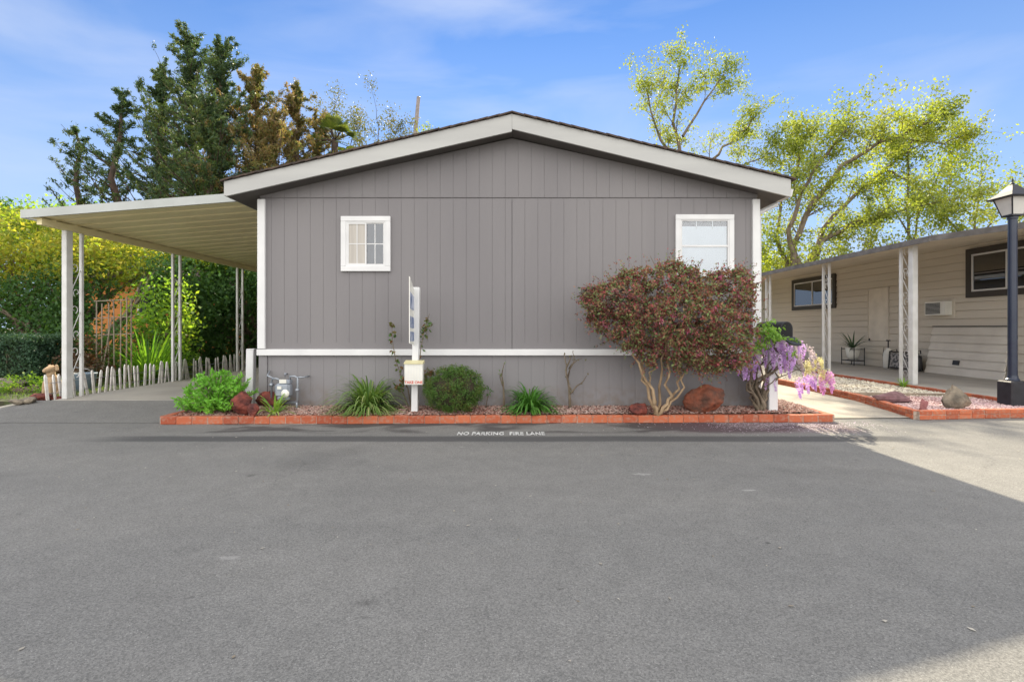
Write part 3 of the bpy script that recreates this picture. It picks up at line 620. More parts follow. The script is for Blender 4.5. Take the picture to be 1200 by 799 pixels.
# ------------------------------------------------------------ picket fence
fe = thing('picket_fence','low fence of crooked weathered white pickets beside the carport','fence',(-7.52,8.4,.10)); FO=(-7.52,8.4,.10)
rr=random.Random(11); y=8.30; pk=[]
while y<14.6:
    pk.append(y); y+=rr.uniform(.105,.15)
proto=[]
for v in range(4):
    h=.43+.02*v; wd=.045
    mb=MB(); mb.prism([(-wd/2,0),(wd/2,0),(wd/2,h-.05),(.008,h),(-.008,h),(-wd/2,h-.05)],'x',-.009,.009); fixn(mb.build('picket',M['picket'],fe)); proto.append(bpy.data.objects[-1] if False else C.objects[-1])
used=[False]*4
for i,y in enumerate(pk):
    v=rr.randrange(4)
    if used[v]: o=proto[v].copy(); C.objects.link(o)
    else: o=proto[v]; used[v]=True
    o.parent=fe; o.location=(rr.uniform(-.012,.012),y-8.4,rr.uniform(-.03,.02)); o.rotation_euler=(rr.gauss(0,.11)+(.2 if rr.random()<.08 else 0),rr.gauss(0,.03),rr.gauss(0,.12))
mb=MB()
for zz in (.13,.30): mb.tube([(-7.52+.012,8.3,.10+zz),(-7.52+.012,11.3,.09+zz),(-7.52+.012,14.6,.10+zz)],.004,4)
mb.build('wire',M['galv'],fe,FO)

# white stub post by the corner
mp_=thing('marker_post','short square white post standing at the left corner of the grey home','post',(-3.97,7.78,.10))
MB().bbox((0,0,.435),.115,.095,.87,.008,Matrix.Rotation(R(1.0),3,'Y')).build('shaft',M['white'],mp_)
MB().prism([(-.058,-.048),(.058,-.048),(.058,.048),(-.058,.048)],'z',.868,.882).build('cap',M['white'],mp_).location=(.015,0,0)

# ------------------------------------------------------------ sign post
sp=thing('sign_post','white sign post with edge-on sale panel and brochure box in the bed','sign',(-1.37,7.24,.12)); SO=(-1.37,7.24,.12)
MB().bbox((-1.36,7.24,.995),.09,.09,1.75,.006,Matrix.Rotation(R(.9),3,'Y')).build('post',M['white'],sp,SO)
mb=MB(); mb.prism([(6.90,1.09),(7.19,1.06),(7.19,1.84),(6.90,1.99)],'x',-1.388,-1.376); fixn(mb.build('sign_panel',M['paper'],sp,SO))
sgp=C.objects[-1]
mb=MB(); mb.prism([(6.91,1.30),(7.18,1.29),(7.18,1.44),(6.91,1.46)],'x',-1.3755,-1.3735); mb.prism([(6.91,1.56),(7.18,1.54),(7.18,1.73),(6.91,1.79)],'x',-1.3755,-1.3735); mb.prism([(6.91,1.12),(7.18,1.11),(7.18,1.24),(6.91,1.25)],'x',-1.3755,-1.3735)
fixn(mb.build('sign_graphic',M['blue'],sgp,SO))
mb=MB(); mb.box(-1.485,-1.235,7.07,7.19,.515,.80)
bx=mb.build('brochure_box',M['paper'],sp,SO)
mb=MB(); mb.prism([(7.055,.80),(7.192,.80),(7.192,.845),(7.055,.815)],'x',-1.492,-1.228); fixn(mb.build('lid',mat('yellowed_plastic',(.66,.60,.34),.4),bx,SO))
text('box_lettering','TAKE ONE',.052,M['red'],parent=bx,rot=Matrix.Rotation(R(90),4,'X'),loc=(-1.36+1.37,7.0685-7.24,.545-.12),off=.0012,ext=.0006)
mb=MB()
for k in range(6): mb.box(-1.475+.04*k,-1.472+.04*k,7.0675,7.0698,.57,.79)
mb.build('box_ribs',M['white'],bx,SO)

# ------------------------------------------------------------ gas meter
gm=thing('gas_meter','grey gas meter with pipes against the skirting at the left','gas meter',(-3.3,7.45,.14)); GO=(-3.3,7.45,.14)
def dome(mb,c,rx,ry,rz,n=14,m=8,yaw=0):
    o=len(mb.v)
    for i in range(m+1):
        ph=-math.pi/2+math.pi*i/m
        for k in range(n):
            th=2*math.pi*k/n; mb.v.append((c[0]+rx*math.cos(ph)*math.cos(th),c[1]+ry*math.cos(ph)*math.sin(th),c[2]+rz*math.sin(ph)))
    for i in range(m):
        for k in range(n): mb.f.append((o+i*n+k,o+i*n+(k+1)%n,o+(i+1)*n+(k+1)%n,o+(i+1)*n+k))
    return mb
mb=MB(); mb.bbox((-3.30,7.40,.40),.22,.14,.20,.03); mb.bbox((-3.30,7.40,.29),.17,.12,.10,.03); mb.bbox((-3.27,7.40,.52),.16,.11,.06,.012); mb.build('body',M['greymetal'],gm,GO)
mb=MB(); mb.lathe((0,0,0),[(.055,-.012),(.06,.0),(.05,.012)],16)
mb.v=[(x-3.245,z_+7.322,y_+.36) for x,y_,z_ in mb.v]; mb.build('regulator_disc',M['paper'],gm,GO,True)
mb=MB(); mb.box(-3.335,-3.235,7.334,7.343,.505,.56); mb.box(-3.36,-3.30,7.322,7.3295,.42,.465); mb.build('dial_plate',M['paper'],gm,GO)
mb=MB(); mb.tube([(-3.21,7.40,.545),(-3.21,7.40,.60),(-3.14,7.40,.60),(-3.10,7.40,.58),(-3.10,7.40,.25),(-3.13,7.42,.22),(-3.34,7.44,.215)],.016,8)
mb.tube([(-3.36,7.40,.545),(-3.40,7.40,.565),(-3.47,7.43,.565),(-3.5,7.45,.52),(-3.5,7.45,.12)],.014,8); mb.tube([(-3.47,7.44,.565),(-3.56,7.46,.60),(-3.58,7.56,.66)],.013,8)
mb.tube([(-3.10,7.40,.585),(-3.02,7.40,.585),(-3.0,7.57,.585)],.013,8); mb.tube([(-3.12,7.42,.25),(-3.12,7.42,.10)],.016,8)
mb.build('pipe',M['galv'],gm,GO,True)
MB().tube([(-3.5,7.42,.47),(-3.5,7.45,.47),(-3.5,7.49,.47)],.026,8).build('valve',M['galv'],gm,GO,True); MB().tube([(-3.10,7.37,.40),(-3.10,7.43,.40)],.024,8).build('valve',M['galv'],gm,GO,True)

# ------------------------------------------------------------ rocks
def rock(name,label,c,r,m,seed,ax=(1,1,1),group=None,cat='rock',tap=0):
    rr=np.random.default_rng(seed); import bmesh
    b=bmesh.new(); bmesh.ops.create_icosphere(b,subdivisions=4,radius=1)
    pl=unit(rr.normal(size=(13,3))); dd=rr.uniform(.55,.95,13)
    for v in b.verts:
        p=np.array(v.co); k=1.0
        for q,d in zip(pl,dd):
            t=p@q
            if t>0: k=min(k,d/t) if t>d else k
        s_=k*(1+.05*math.sin(7*p[0]+seed)+.05*math.sin(9*p[1]+3*p[2])+.03*math.sin(17*p[2]+seed))
        tk=1-tap*max(0,p[2]*.5+.5)
        v.co=Vector(((p[0]*s_*tk-.12*tap*p[2])*r*ax[0],p[1]*s_*tk*r*ax[1],p[2]*s_*r*ax[2]))
    me=bpy.data.meshes.new(name); b.to_mesh(me); b.free()
    zmin=min(v.co.z for v in me.vertices); me.transform(Matrix.Translation((0,0,-zmin-.16*r*ax[2])))
    o=_link(name,me,m,None,c,True); return tag(o,label,cat,group)
def bedz(y): return .09+.055*min(1,max(0,(y-7.0)/.55))
def gb_(px,py,z=.11):
    p=G(px,py,z); return (p.x,p.y,z)
rock('lava_rock','dark red lava rock between the bright green shrub and the white post',gb_(284,485),.17,M['lava'],3,(1,.8,1.1))
rock('lava_rock','smallest dark red lava rock, right under the short white post',gb_(297,487),.085,M['lava'],5,(1,.8,1.1))
rock('lava_rock','dark red lava rock behind the strappy leaves below the gas meter',gb_(316,479),.17,M['lava'],8,(1.3,.7,.9))
rock('lava_rock','fist-sized dark red rock left of the large rust brown boulder',gb_(748,485),.115,M['lava'],9,(1.05,.8,.9))
rock('boulder','large rust brown boulder under the purple leaved bush',gb_(828,483),.285,M['bigrock'],21,(1.05,.65,.80),cat='boulder')
rock('boulder','pointed grey boulder in the pink gravel near the lamp post',gb_(1118,479,.08),.25,M['greyrock'],14,(1.2,.7,.85),cat='boulder',tap=.85)
rock('flat_rock','flat purplish rock in the pink gravel beside the diagonal bricks',gb_(1046,472,.08),.27,mat('purple_rock',(.22,.12,.13),.9,(.12,.07,.07),scale=9,bump=1,bscale=30),16,(1.2,.6,.42))
rock('small_rock','small pinkish upright stone in front of the flat purplish rock',gb_(1082,481,.08),.085,mat('pink_rock',(.38,.18,.17),.9,(.25,.1,.1),scale=9,bump=1,bscale=30),17,(.8,.7,1.2))
for i,(px,py,r_,lb) in enumerate([(8,458,.36,'broad pale flat stone beneath the clipped hedge'),(20,474,.10,'grey stone at the asphalt edge, leftmost of the border stones'),(33,473,.12,'second border stone from the left, at the asphalt edge'),(50,470,.15,'reddish border stone left of the first carport post'),(64,469,.09,'small reddish stone touching the first carport post')]):
    rock('border_stone',lb,gb_(px,py,.10),r_,M['greyrock'] if i<3 else M['lava'],30+i,(1.2,.8,.5) if i else (1.3,.7,.42),group='border stones left of the carport')

# ------------------------------------------------------------ plants
def leaves_obj(name,centres,size,m,parent=None,org=None,aspect=.5,along=None,jitter=1,fold=.18):
    V,Fc=leaf_arr(centres,size,aspect,along,jitter,fold); return npmesh(name,V,Fc,m,parent,org)
def blade_clump(name,label,base,n,h,rad,m,wd=.018,cat='plant',seg=6,droop=1.0):
    """strap leaves that rise and arch over"""
    root=thing(name,label,cat,base); V=[];Fc=[]; o=0
    for i in range(n):
        a=rg.uniform(0,2*math.pi); L_=h*rg.uniform(.65,1.25); el_=rg.uniform(.25,1.35); b0=np.array([math.cos(a),math.sin(a)])*rad*.25*rg.random()
        p=np.array([b0[0],b0[1],0.0]); d=np.array([math.cos(a)*math.cos(el_),math.sin(a)*math.cos(el_),math.sin(el_)]); side=np.array([-math.sin(a),math.cos(a),0])
        for k in range(seg+1):
            t=k/seg; wv=wd*(1-t**2.2)*(.6+.8*min(1,t*3))*.5+.0008
            V += [p-side*wv,p+side*wv]; p=p+d*L_/seg; d=d+np.array([0,0,-1])*droop*.30*(t+.25); d/=np.linalg.norm(d)
            if p[2]<.004: p[2]=.004
        for k in range(seg): Fc.append((o+2*k,o+2*k+1,o+2*k+3,o+2*k+2))
        o+=2*(seg+1)
    npmesh('leaves',np.array(V),np.array(Fc),m,root)
    MB().tube([(0,0,-.03),(0,0,.05)],[rad*.22,rad*.12],8).build('crown_base',M['wood'],root)
    return root
GA=leafmat('strap_leaves_dark',[(.06,.13,.03),(.11,.21,.05),(.18,.29,.08),(.40,.42,.20)],.35)
GBm=leafmat('strap_leaves_fresh',[(.04,.12,.02),(.07,.20,.03),(.12,.28,.05)],.3)
GC=leafmat('strap_leaves_lime',[(.14,.28,.05),(.22,.38,.07),(.32,.42,.12)],.35)
def bz(px,py=484): 
    p=G(px,py,.11); return (p.x,p.y,.10)
blade_clump('strappy_plant','wide clump of arching green strap leaves left of the sign post',(bz(428,485)[0]*1.015,7.34,.12),420,.62,.46,GA,.019,droop=2.0)
blade_clump('strappy_plant','low bright green clump of arching strap leaves right of the round bush',(bz(622,487)[0],7.30,.12),260,.48,.36,GBm,.020,droop=2.2)
blade_clump('strappy_plant','small lime green strappy plant beside the red rocks at left',bz(322,484),38,.34,.2,GC,.026,droop=1.2)
blade_clump('weed_tuft','tiny green tuft at the foot of the neighbour front porch post',(7.95,10.4,.10),60,.20,.1,GC,.014,cat='weed')

# bright succulent shrub
sh=thing('succulent_shrub','bright green feathery shrub at the left end of the bed','shrub',(-4.18,7.28,.10)); V=[];F2=[];st=MB(); off=0
for i in range(170):
    a=rg.uniform(0,6.283); e=rg.uniform(.05,1.45); L_=.42*rg.uniform(.75,1.12)+.10*math.cos(a)*0; d=np.array([math.cos(a)*math.cos(e)*1.15,math.sin(a)*math.cos(e)*.8,math.sin(e)*1.08]); tip=d*L_*1.05; tip[2]+=.03
    if tip[2]<.04: tip[2]=.04
    st.tube([(0,0,0),tuple(tip*.5+np.array([0,0,.03])),tuple(tip)],[.012,.008,.005],5)
    m_=46; t=rg.uniform(.45,1.08,m_); c=np.array([0,0,0])+np.outer(t,tip); dd=unit(rg.normal(size=(m_,3)))*.7+d/np.linalg.norm(d)*.55
    vv,ff=leaf_arr(c+unit(dd)*.028,.065,.34,along=dd*3,jitter=.3); V.append(vv);F2.append(ff+off);off+=len(vv)
npmesh('leaves',np.concatenate(V),np.concatenate(F2),leafmat('succulent_leaf',[(.10,.26,.03),(.17,.42,.05),(.26,.52,.08)],.25),sh); st.build('stems',M['wood'],sh)

# round clipped bush
rb_=thing('round_bush','round clipped dense green bush right of the sign post','bush',(-.82,7.22,.10))
cl=ell_clumps([((0,0,.33),(.40,.28,.31))],420,.9); cl=cl[cl[:,2]>.02]; 
leaves_obj('foliage',spread(cl,34,.022),.022,leafmat('box_leaf',[(.03,.07,.015),(.055,.12,.022),(.08,.17,.03),(.10,.14,.035),(.18,.08,.035)],.2,scale=5),rb_)
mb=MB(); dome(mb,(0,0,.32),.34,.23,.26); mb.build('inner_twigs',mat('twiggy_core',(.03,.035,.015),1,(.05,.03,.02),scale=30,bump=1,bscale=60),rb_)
mb=MB(); 
for k in range(7):
    a=k*.9; mb.tube([(0,0,-.03),(.06*math.cos(a),.05*math.sin(a),.10),(.2*math.cos(a),.13*math.sin(a),.3)],[.018,.013,.006],6)
mb.build('stems',M['bark'],rb_)

# purple leaved small tree (outline in metres taken at its own distance, swollen in depth)
LT=thing('purple_leaf_bush','large purple and bronze leaved bush on pale bare stems before the wall','bush',(2.02,7.02,.10)); LO=(2.02,7.02,.10)
YC=6.86
pol=[(680,345),(690,336),(706,333),(720,324),(738,318),(752,313),(764,316),(776,309),(792,307),(806,314),(820,315),(838,320),(858,318),(868,313),(879,326),(883,345),(879,368),(885,390),(876,406),(878,426),(864,434),(850,430),(842,436),(825,434),(812,438),(796,432),(775,428),(762,430),(744,412),(722,404),(706,396),(694,378),(688,362)]
def m2(pol,Y): return [tuple(((px-HX)/F*Y,EYE-(py-HY)/F*Y)) for px,py in pol]
cl=poly_clumps(m2(pol,YC),1500,.60,.62,YC,ycut=7.44); cl=cl[(np.sin(cl[:,0]*7.3+1)*np.sin(cl[:,2]*8.1)*np.sin(cl[:,1]*9+2)+.35*rg.normal(size=len(cl)))>-.42]
cc=spread(cl,26,(.036,.036,.030)); cc[:,1]=np.minimum(cc[:,1],7.53)
LM=leafmat('purple_bronze_leaf',[(.14,.055,.085),(.05,.09,.05),(.27,.06,.09),(.13,.24,.08),(.42,.08,.10),(.24,.36,.12),(.12,.04,.07),(.30,.10,.09)],.32,scale=3,tcol=(1.25,1.1,.85))
leaves_obj('foliage',cc,.042,LM,LT,LO,.55)
# outer ragged sprigs
sk_=cl[rg.random(len(cl))<.40]; ctr=np.array([2.15,YC,1.4]); dsp=unit((sk_-ctr)*np.array([.6,1,1])); s2=np.repeat(sk_,14,0)+np.repeat(dsp,14,0)*rg.uniform(.0,.21,len(sk_)*14)[:,None]+rg.normal(size=(len(sk_)*14,3))*.012; s2[:,1]=np.minimum(s2[:,1],7.53)
leaves_obj('shoots',s2,.030,LM,LT,LO,.45,along=np.repeat(dsp,14,0),jitter=.6)
# pink flower tufts
fl=cl[(rg.random(len(cl))<.045)&(cl[:,1]<YC)]; leaves_obj('blossom',spread(fl,26,.022)+np.array([0,-.05,0]),.032,leafmat('pink_blossom',[(.58,.08,.22),(.70,.20,.36),(.50,.07,.16)],.3,tcol=(1.2,1,1)),LT,LO,.22)
mb=MB(); B=Vector((2.00,7.02,.10))
def wob(a,b,n=6,amp=.03,rr=random.Random(2)):
    a=Vector(a);b=Vector(b); return [a.lerp(b,i/n)+Vector((rr.gauss(0,amp),rr.gauss(0,amp*.6),rr.gauss(0,amp*.4)))*(1 if 0<i<n else 0) for i in range(n+1)]
for (mx_,mz_,tx,tz,r0) in [(1.86,.42,1.70,1.15,.028),(1.93,.34,1.55,1.3,.030),(2.03,.34,2.05,1.4,.024),(2.16,.38,2.10,1.3,.026),(2.30,.46,2.22,1.15,.022),(2.24,.36,2.55,1.25,.020),(1.88,.55,2.0,1.1,.017)]:
    mid=(mx_,6.96+rg.uniform(-.05,.08),mz_); p=wob(B,mid,5,.020)+wob(mid,(tx,YC+rg.uniform(-.2,.2),tz),8,.032)[1:]
    mb.tube(p,[r0*(1-.6*i/(len(p)-1)) for i in range(len(p))],7)
mb.build('stems',M['barkpale'],LT,LO,True)
# sprig sticking up
mb=MB(); mb.tube([P(772,320,6.9),P(766,308,6.9),P(762,300,6.88)],[.006,.005,.003],5); mb.tube([P(768,312,6.9),P(778,306,6.9),P(786,310,6.86)],[.005,.004,.002],5); mb.build('bare_sprig',M['bark'],LT,LO)

# wisteria
WI=thing('wisteria','small twisted wisteria with hanging lilac flowers by the white mailbox post','wisteria',(3.55,7.34,.11)); WO=(3.55,7.34,.11)
mb=MB(); rr=random.Random(4)
tips=[(866,420),(874,410),(886,400),(898,392),(908,398),(920,410),(930,416),(880,428),(945,424),(892,416)]
for i,(px,py) in enumerate(tips*2):
    Y=7.30+rr.uniform(-.28,.12); t=P(px+rr.uniform(-6,6),py+rr.uniform(-4,8),Y); b0=Vector((3.55+rr.uniform(-.05,.05),7.34+rr.uniform(-.04,.04),.10)); k=rr.uniform(.3,.6)
    mid=Vector((3.50+rr.uniform(-.16,.16)+(t.x-3.55)*.15,7.32+rr.uniform(-.08,.08),.10+(t.z-.1)*k)); p=wob(b0,mid,5,.02,rr)+wob(mid,t,6,.03,rr)[1:]
    r0=rr.uniform(.014,.03); mb.tube(p,[r0*(1-.7*j/(len(p)-1)) for j in range(len(p))],6)
mb.build('trunk',M['bark'],WI,WO,True)
RM={'l':leafmat('lilac_petal',[(.46,.28,.54),(.60,.42,.68),(.72,.58,.78),(.80,.72,.84)],.4,tcol=(1.3,1.0,1.35),scale=6),
    'p':leafmat('pink_lilac_petal',[(.50,.22,.48),(.66,.38,.62),(.72,.52,.66)],.4,tcol=(1.3,1.05,1.2),scale=6),
    'y':leafmat('pale_yellow_petal',[(.55,.52,.26),(.68,.65,.40),(.74,.72,.52)],.4,tcol=(1.25,1.2,.8),scale=6),
    'w':leafmat('faded_petal',[(.42,.36,.40),(.60,.54,.56),(.5,.42,.36)],.4,tcol=(1.2,1.1,1.1),scale=6)}
def raceme(c,L_,w,m,lean):
    n=int(210*L_/.25); t=rg.random(n)**.8; ax=np.array([lean[0]*t,lean[1]*t,-t*L_]).T.reshape(n,3) if False else np.column_stack([lean[0]*t,lean[1]*t,-t*L_])
    r=w*(1-.75*t)*(.4+.6*np.minimum(1,t*6)); a=rg.uniform(0,6.283,n); rad=r*np.sqrt(rg.uniform(.25,1,n)); p=np.array([c[0],c[1],c[2]])+ax+np.column_stack([np.cos(a)*rad,np.sin(a)*rad,rg.normal(size=n)*.010])
    V,Fc=leaf_arr(p,.020,.75); o=npmesh('raceme',V,Fc,m,WI,WO); return o
spots=[]
for (px,py,k,n,sxp,syp) in [(871,424,'l',4,5,4),(882,420,'l',4,5,5),(900,408,'l',6,7,6),(912,402,'l',8,8,6),(924,408,'l',8,8,6),(930,420,'l',3,4,4),(915,418,'l',4,6,4),(938,410,'w',5,6,6),(946,420,'w',3,5,4),(940,440,'l',4,5,3),(947,438,'l',3,5,3),(955,424,'y',5,7,4),(965,432,'y',4,5,4),(948,420,'y',3,5,3),(960,440,'p',4,6,3),(970,438,'p',3,4,3),(898,385,'p',3,6,5),(888,396,'p',3,4,4),(972,440,'y',1,2,2),(905,440,'l',2,5,3)]:
    for j in range(n):
        p=P(px+rg.normal()*sxp,py+rg.normal()*syp,7.12+rg.normal()*.10)
        raceme(tuple(p),rg.uniform(.14,.27) if k!='y' else rg.uniform(.10,.2),rg.uniform(.036,.056),RM[k],(rg.normal()*.03+(.03 if px>930 else 0),rg.normal()*.02))
wl_=[]; 
for (px,py,r_,n) in [(900,388,.11,120),(908,394,.09,80),(893,404,.08,40),(930,400,.06,26),(880,410,.07,26),(925,416,.06,16),(903,390,.07,40)]:
    p=P(px,py,6.98); c=np.array(p)+rg.normal(size=(n,3))*r_*np.array([.6,.6,.42]); wl_.append(np.repeat(c,3,0)+rg.normal(size=(n*3,3))*.012)
leaves_obj('leaves',np.concatenate(wl_),.055,leafmat('wisteria_leaf',[(.14,.27,.05),(.24,.42,.09),(.34,.50,.16)],.4),WI,WO,.42,along=np.array([0,-.3,-.5]))
mb=MB(); rr=random.Random(9)
for (px,py) in [(930,410),(950,420),(962,430),(972,437),(940,436),(955,438)]:
    mb.tube(wob(P(905,408,7.25),P(px,py,7.12),6,.02,rr),[.010,.009,.008,.007,.006,.005,.004],5)
mb.build('twigs',M['bark'],WI,WO)

# mailbox on white post
mbx=thing('mailbox','black domed mailbox with open door on a white post behind the wisteria','mailbox',(3.72,7.34,.11)); BO=(3.72,7.34,.11)
MB().bbox((3.72,7.34,.63),.125,.125,1.04,.008).build('post',M['white'],mbx,BO)
Mr=Matrix.Rotation(R(-76),3,'Z')
def mbp(prof,a,b,c): 
    mb=MB(); mb.prism(prof,'x',a,b); mb.v=[tuple(Vector(c)+Mr@Vector(v)) for v in mb.v]; return fixn_mb(mb)
def fixn_mb(mb): return mb
prof=[(-.10,0),(.10,0),(.10,.12)]+[(.10*math.cos(a),.12+.10*math.sin(a)) for a in np.linspace(.15,math.pi-.15,12)]+[(-.10,.12)]
c0=(3.735,7.30,1.165)
bd=fixn(mbp(prof,-.27,.24,c0).build('box',M['black'],mbx,BO))
inner=[(p[0]*.88,.01+p[1]*.9) for p in prof]
fixn(mbp(inner,.2415,.243,c0).build('opening',mat('mailbox_inside',(.006,.006,.007),.9),mbx,BO))
door=MB(); door.prism(prof,'x',-.008,.008); Md=Matrix.Rotation(R(118),3,'Y'); door.v=[tuple(Vector(c0)+Mr@(Vector((.255,0,0))+Md@Vector(v))) for v in door.v]; fixn(door.build('door',M['black'],mbx,BO))
mb=MB(); mb.obox(Vector(c0)+Mr@Vector((0,0,-.012)),.40,.13,.022,Mr); mb.build('mounting_board',M['white'],mbx,BO)

# climbing rose behind the sign
ro=thing('climbing_rose','sparse rose with two leafy canes rising behind the sign post','rose',(-1.42,7.42,.13)); RO=(-1.42,7.42,.13)
mb=MB(); rr=random.Random(6); pts_=[]
for path in ([(482,480),(478,455),(470,440),(463,420),(460,400),(459,378)],[(486,480),(490,440),(493,410),(497,388),(503,368)],[(482,470),(490,450),(500,440),(508,436)],[(480,460),(470,455),(463,452)]):
    p=[P(a,b,7.42+rr.uniform(-.03,.03)) for a,b in path]; p[0].z=.12; mb.tube(p,[.010-.0014*i for i in range(len(p))],5)
    for i in range(len(p)-1):
        for j in range(9): pts_.append((p[i].lerp(p[i+1],rr.random()),i))
mb.build('canes',M['bark'],ro,RO)
c=np.array([tuple(p) for p,i in pts_ if i>0 and rr.random()<.6]); leaves_obj('leaves',spread(c,5,(.035,.025,.03)),.062,leafmat('rose_leaf',[(.04,.09,.03),(.09,.17,.05),(.20,.10,.05),(.07,.12,.05)],.3),ro,RO,.6)
# bare stem and sprouting plants
def bare(name,label,base,paths,leaf=None,r0=.018,nl=0,lm=None):
    root=thing(name,label,'plant',tuple(base)); mb=MB(); rr=random.Random(8); L2=[]
    for k,pa in enumerate(paths):
        p=[P(a,b,base[1]+rr.uniform(-.03,.03)) for a,b in pa]
        if k==0: p[0]=Vector(base)
        q=[]
        for a,b in zip(p[:-1],p[1:]): q+= [a,a.lerp(b,.5)+Vector((rr.gauss(0,.008),0,rr.gauss(0,.008)))]
        q.append(p[-1]); rr0=r0*(1 if k==0 else .55); mb.tube(q,[rr0*(1-.75*i/(len(q)-1)) for i in range(len(q))],6); L2+=q[len(q)//2:]
    mb.build('stem',M['bark'],root,tuple(base),True)
    if nl: leaves_obj('leaves',spread(np.array([tuple(v) for v in L2]),nl,.02),.035,lm,root,tuple(base),.5)
bare('dry_shrub','thin dry upright stem by the wall between round bush and low green clump',(-.12,7.45,.13),[[(590,474),(590,455),(588,440),(591,425)],[(589,452),(586,442),(586,436)]],r0=.02,nl=2,lm=leafmat('sprout',[(.08,.16,.05),(.15,.25,.06)],.3))
bare('leafless_shrub','bare forked shrub with dry branches in front of the skirting',(.84,7.42,.13),[[(668,473),(667,455),(664,440),(664,428),(661,415)],[(665,445),(668,432),(673,422),(671,412)],[(667,432),(674,424),(682,420)],[(668,462),(676,452),(684,446),(688,440)],[(666,450),(672,462)],[(664,430),(670,416)]],r0=.024,nl=1,lm=leafmat('sprout2',[(.10,.13,.05),(.15,.12,.06)],.3))
bare('seedling','small leafy green seedling just right of the round bush',(-.38,7.40,.13),[[(571,474),(572,462),(571,454)],[(572,466),(576,458)]],r0=.008,nl=7,lm=leafmat('sprout3',[(.05,.14,.04),(.10,.2,.06)],.3))

# ------------------------------------------------------------ lamp post
lp=thing('lamp_post','tall dark blue-black lamp post with a square lantern at the right edge','lamp post',(7.87,8.05,.07)); 
MB().bbox((0,0,.20),.27,.27,.40,.02).build('base_box',M['black'],lp)
mb=MB(); mb.lathe((0,0,.39),[(.09,0),(.09,.03),(.072,.05),(.066,.09)],20); mb.lathe((0,0,.45),[(.061,0),(.060,1.2),(.058,2.50)],20); mb.lathe((0,0,2.93),[(.058,0),(.07,.01),(.07,.04),(.055,.06)],20); mb.build('pole',mat('navy_pole_paint',(.014,.02,.042),.3,(.02,.028,.05),scale=6),lp,None,False)
def frus(z0,a,z1,b,mb,ins=0): 
    vs=[(x*a,y*a,z0) for x,y in ((-1,-1),(1,-1),(1,1),(-1,1))]+[(x*b,y*b,z1) for x,y in ((-1,-1),(1,-1),(1,1),(-1,1))]; return mb.add(vs,[(3,2,1,0),(4,5,6,7),(0,1,5,4),(1,2,6,5),(2,3,7,6),(3,0,4,7)])
frus(3.0,.088,3.26,.150,MB()).build('lamp_glass',M['lampglass'],lp)
mb=MB(); frus(2.975,.095,3.0,.095,mb)
for x,y in ((-1,-1),(1,-1),(1,1),(-1,1)): mb.tube([(x*.091,y*.091,3.0),(x*.154,y*.154,3.26)],.010,4)
mb.build('lantern_frame',M['black'],lp)
mb=MB(); frus(3.258,.215,3.275,.222,mb); frus(3.2752,.212,3.36,.120,mb); frus(3.3602,.116,3.44,.06,mb); frus(3.4402,.055,3.47,.04,mb); mb.lathe((0,0,3.47),[(.018,0),(.03,.02),(.012,.045),(.014,.08),(.002,.12)],10)
mb.build('lantern_roof',M['black'],lp)

# ------------------------------------------------------------ neighbour house
nb=thing('neighbour_house','tan lap-sided house with deep awning at the right','house',(11.2,14,.1)); NO=(11.2,14,.1)
mb=MB(); X0=11.2; z=.13; prof=[]
while z<3.5: prof+=[(X0-.028,z),(X0-.010,z+.182),(X0+.006,z+.183),(X0+.006,z+.199)]; z+=.2
n=len(prof); ya,yb=5.5,27.0; vs=[(x,ya,zz) for x,zz in prof]+[(x,yb,zz) for x,zz in prof]; mb.add(vs,[(i,n+i,n+i+1,i+1) for i in range(n-1)])
mb.box(X0+.010,X0+.12,ya,yb,.1,3.5); mb.box(X0,X0+7,yb,yb+.1,.1,3.5); mb.box(X0,X0+7,ya-.1,ya,.1,3.5)
mb.build('wall',M['tan'],nb,NO)
mb=MB()
ed=[(9.25,7.2,3.07),(8.66,8.66,3.07),(8.12,9.95,3.06),(8.1,24,3.06)]   # awning edge
top=[(X0+.0,7.2,3.36),(X0,8.66,3.36),(X0,9.95,3.36),(X0,24,3.36)]
aw=MB()
for i in range(3):
    a,b,c_,d=ed[i],ed[i+1],top[i+1],top[i]
    lo=lambda p:(p[0],p[1],p[2]-.06); aw.add([a,b,c_,d,lo(a),lo(b),lo(c_),lo(d)],[(0,1,2,3),(7,6,5,4),(0,4,5,1),(2,6,7,3)]+([(3,7,4,0)] if i==0 else [])+([(1,5,6,2)] if i==2 else []))
fixn(aw.build('awning',mat('awning_underside',(.62,.55,.43),.7),nb,NO))
fa=MB()
for i in range(3):
    a,b=Vector(ed[i]),Vector(ed[i+1]); u=(b-a).normalized(); nrm=Vector((-u.y,u.x,0)); Mz=Matrix.Rotation(math.atan2(u.y,u.x),3,'Z'); fa.obox((a+b)/2+Vector((0,0,-.035))+nrm*.018,(b-a).length+.01,.03,.11,Mz)
fa.build('awning_edge',mat('awning_edge_paint',(.17,.155,.14),.6,(.10,.09,.08),scale=5),nb,NO)
mb=MB(); mb.add([(X0-.3,5.0,3.42),(X0-.3,27.4,3.42),(X0+4,27.4,4.1),(X0+4,5.0,4.1),(X0-.3,5,3.36),(X0-.3,27.4,3.36),(X0+4,27.4,4.0),(X0+4,5,4.0)],[(0,3,2,1),(4,5,6,7),(0,1,5,4),(1,2,6,5),(2,3,7,6),(3,0,4,7)]); mb.build('roof',M['shingle'],nb,NO)
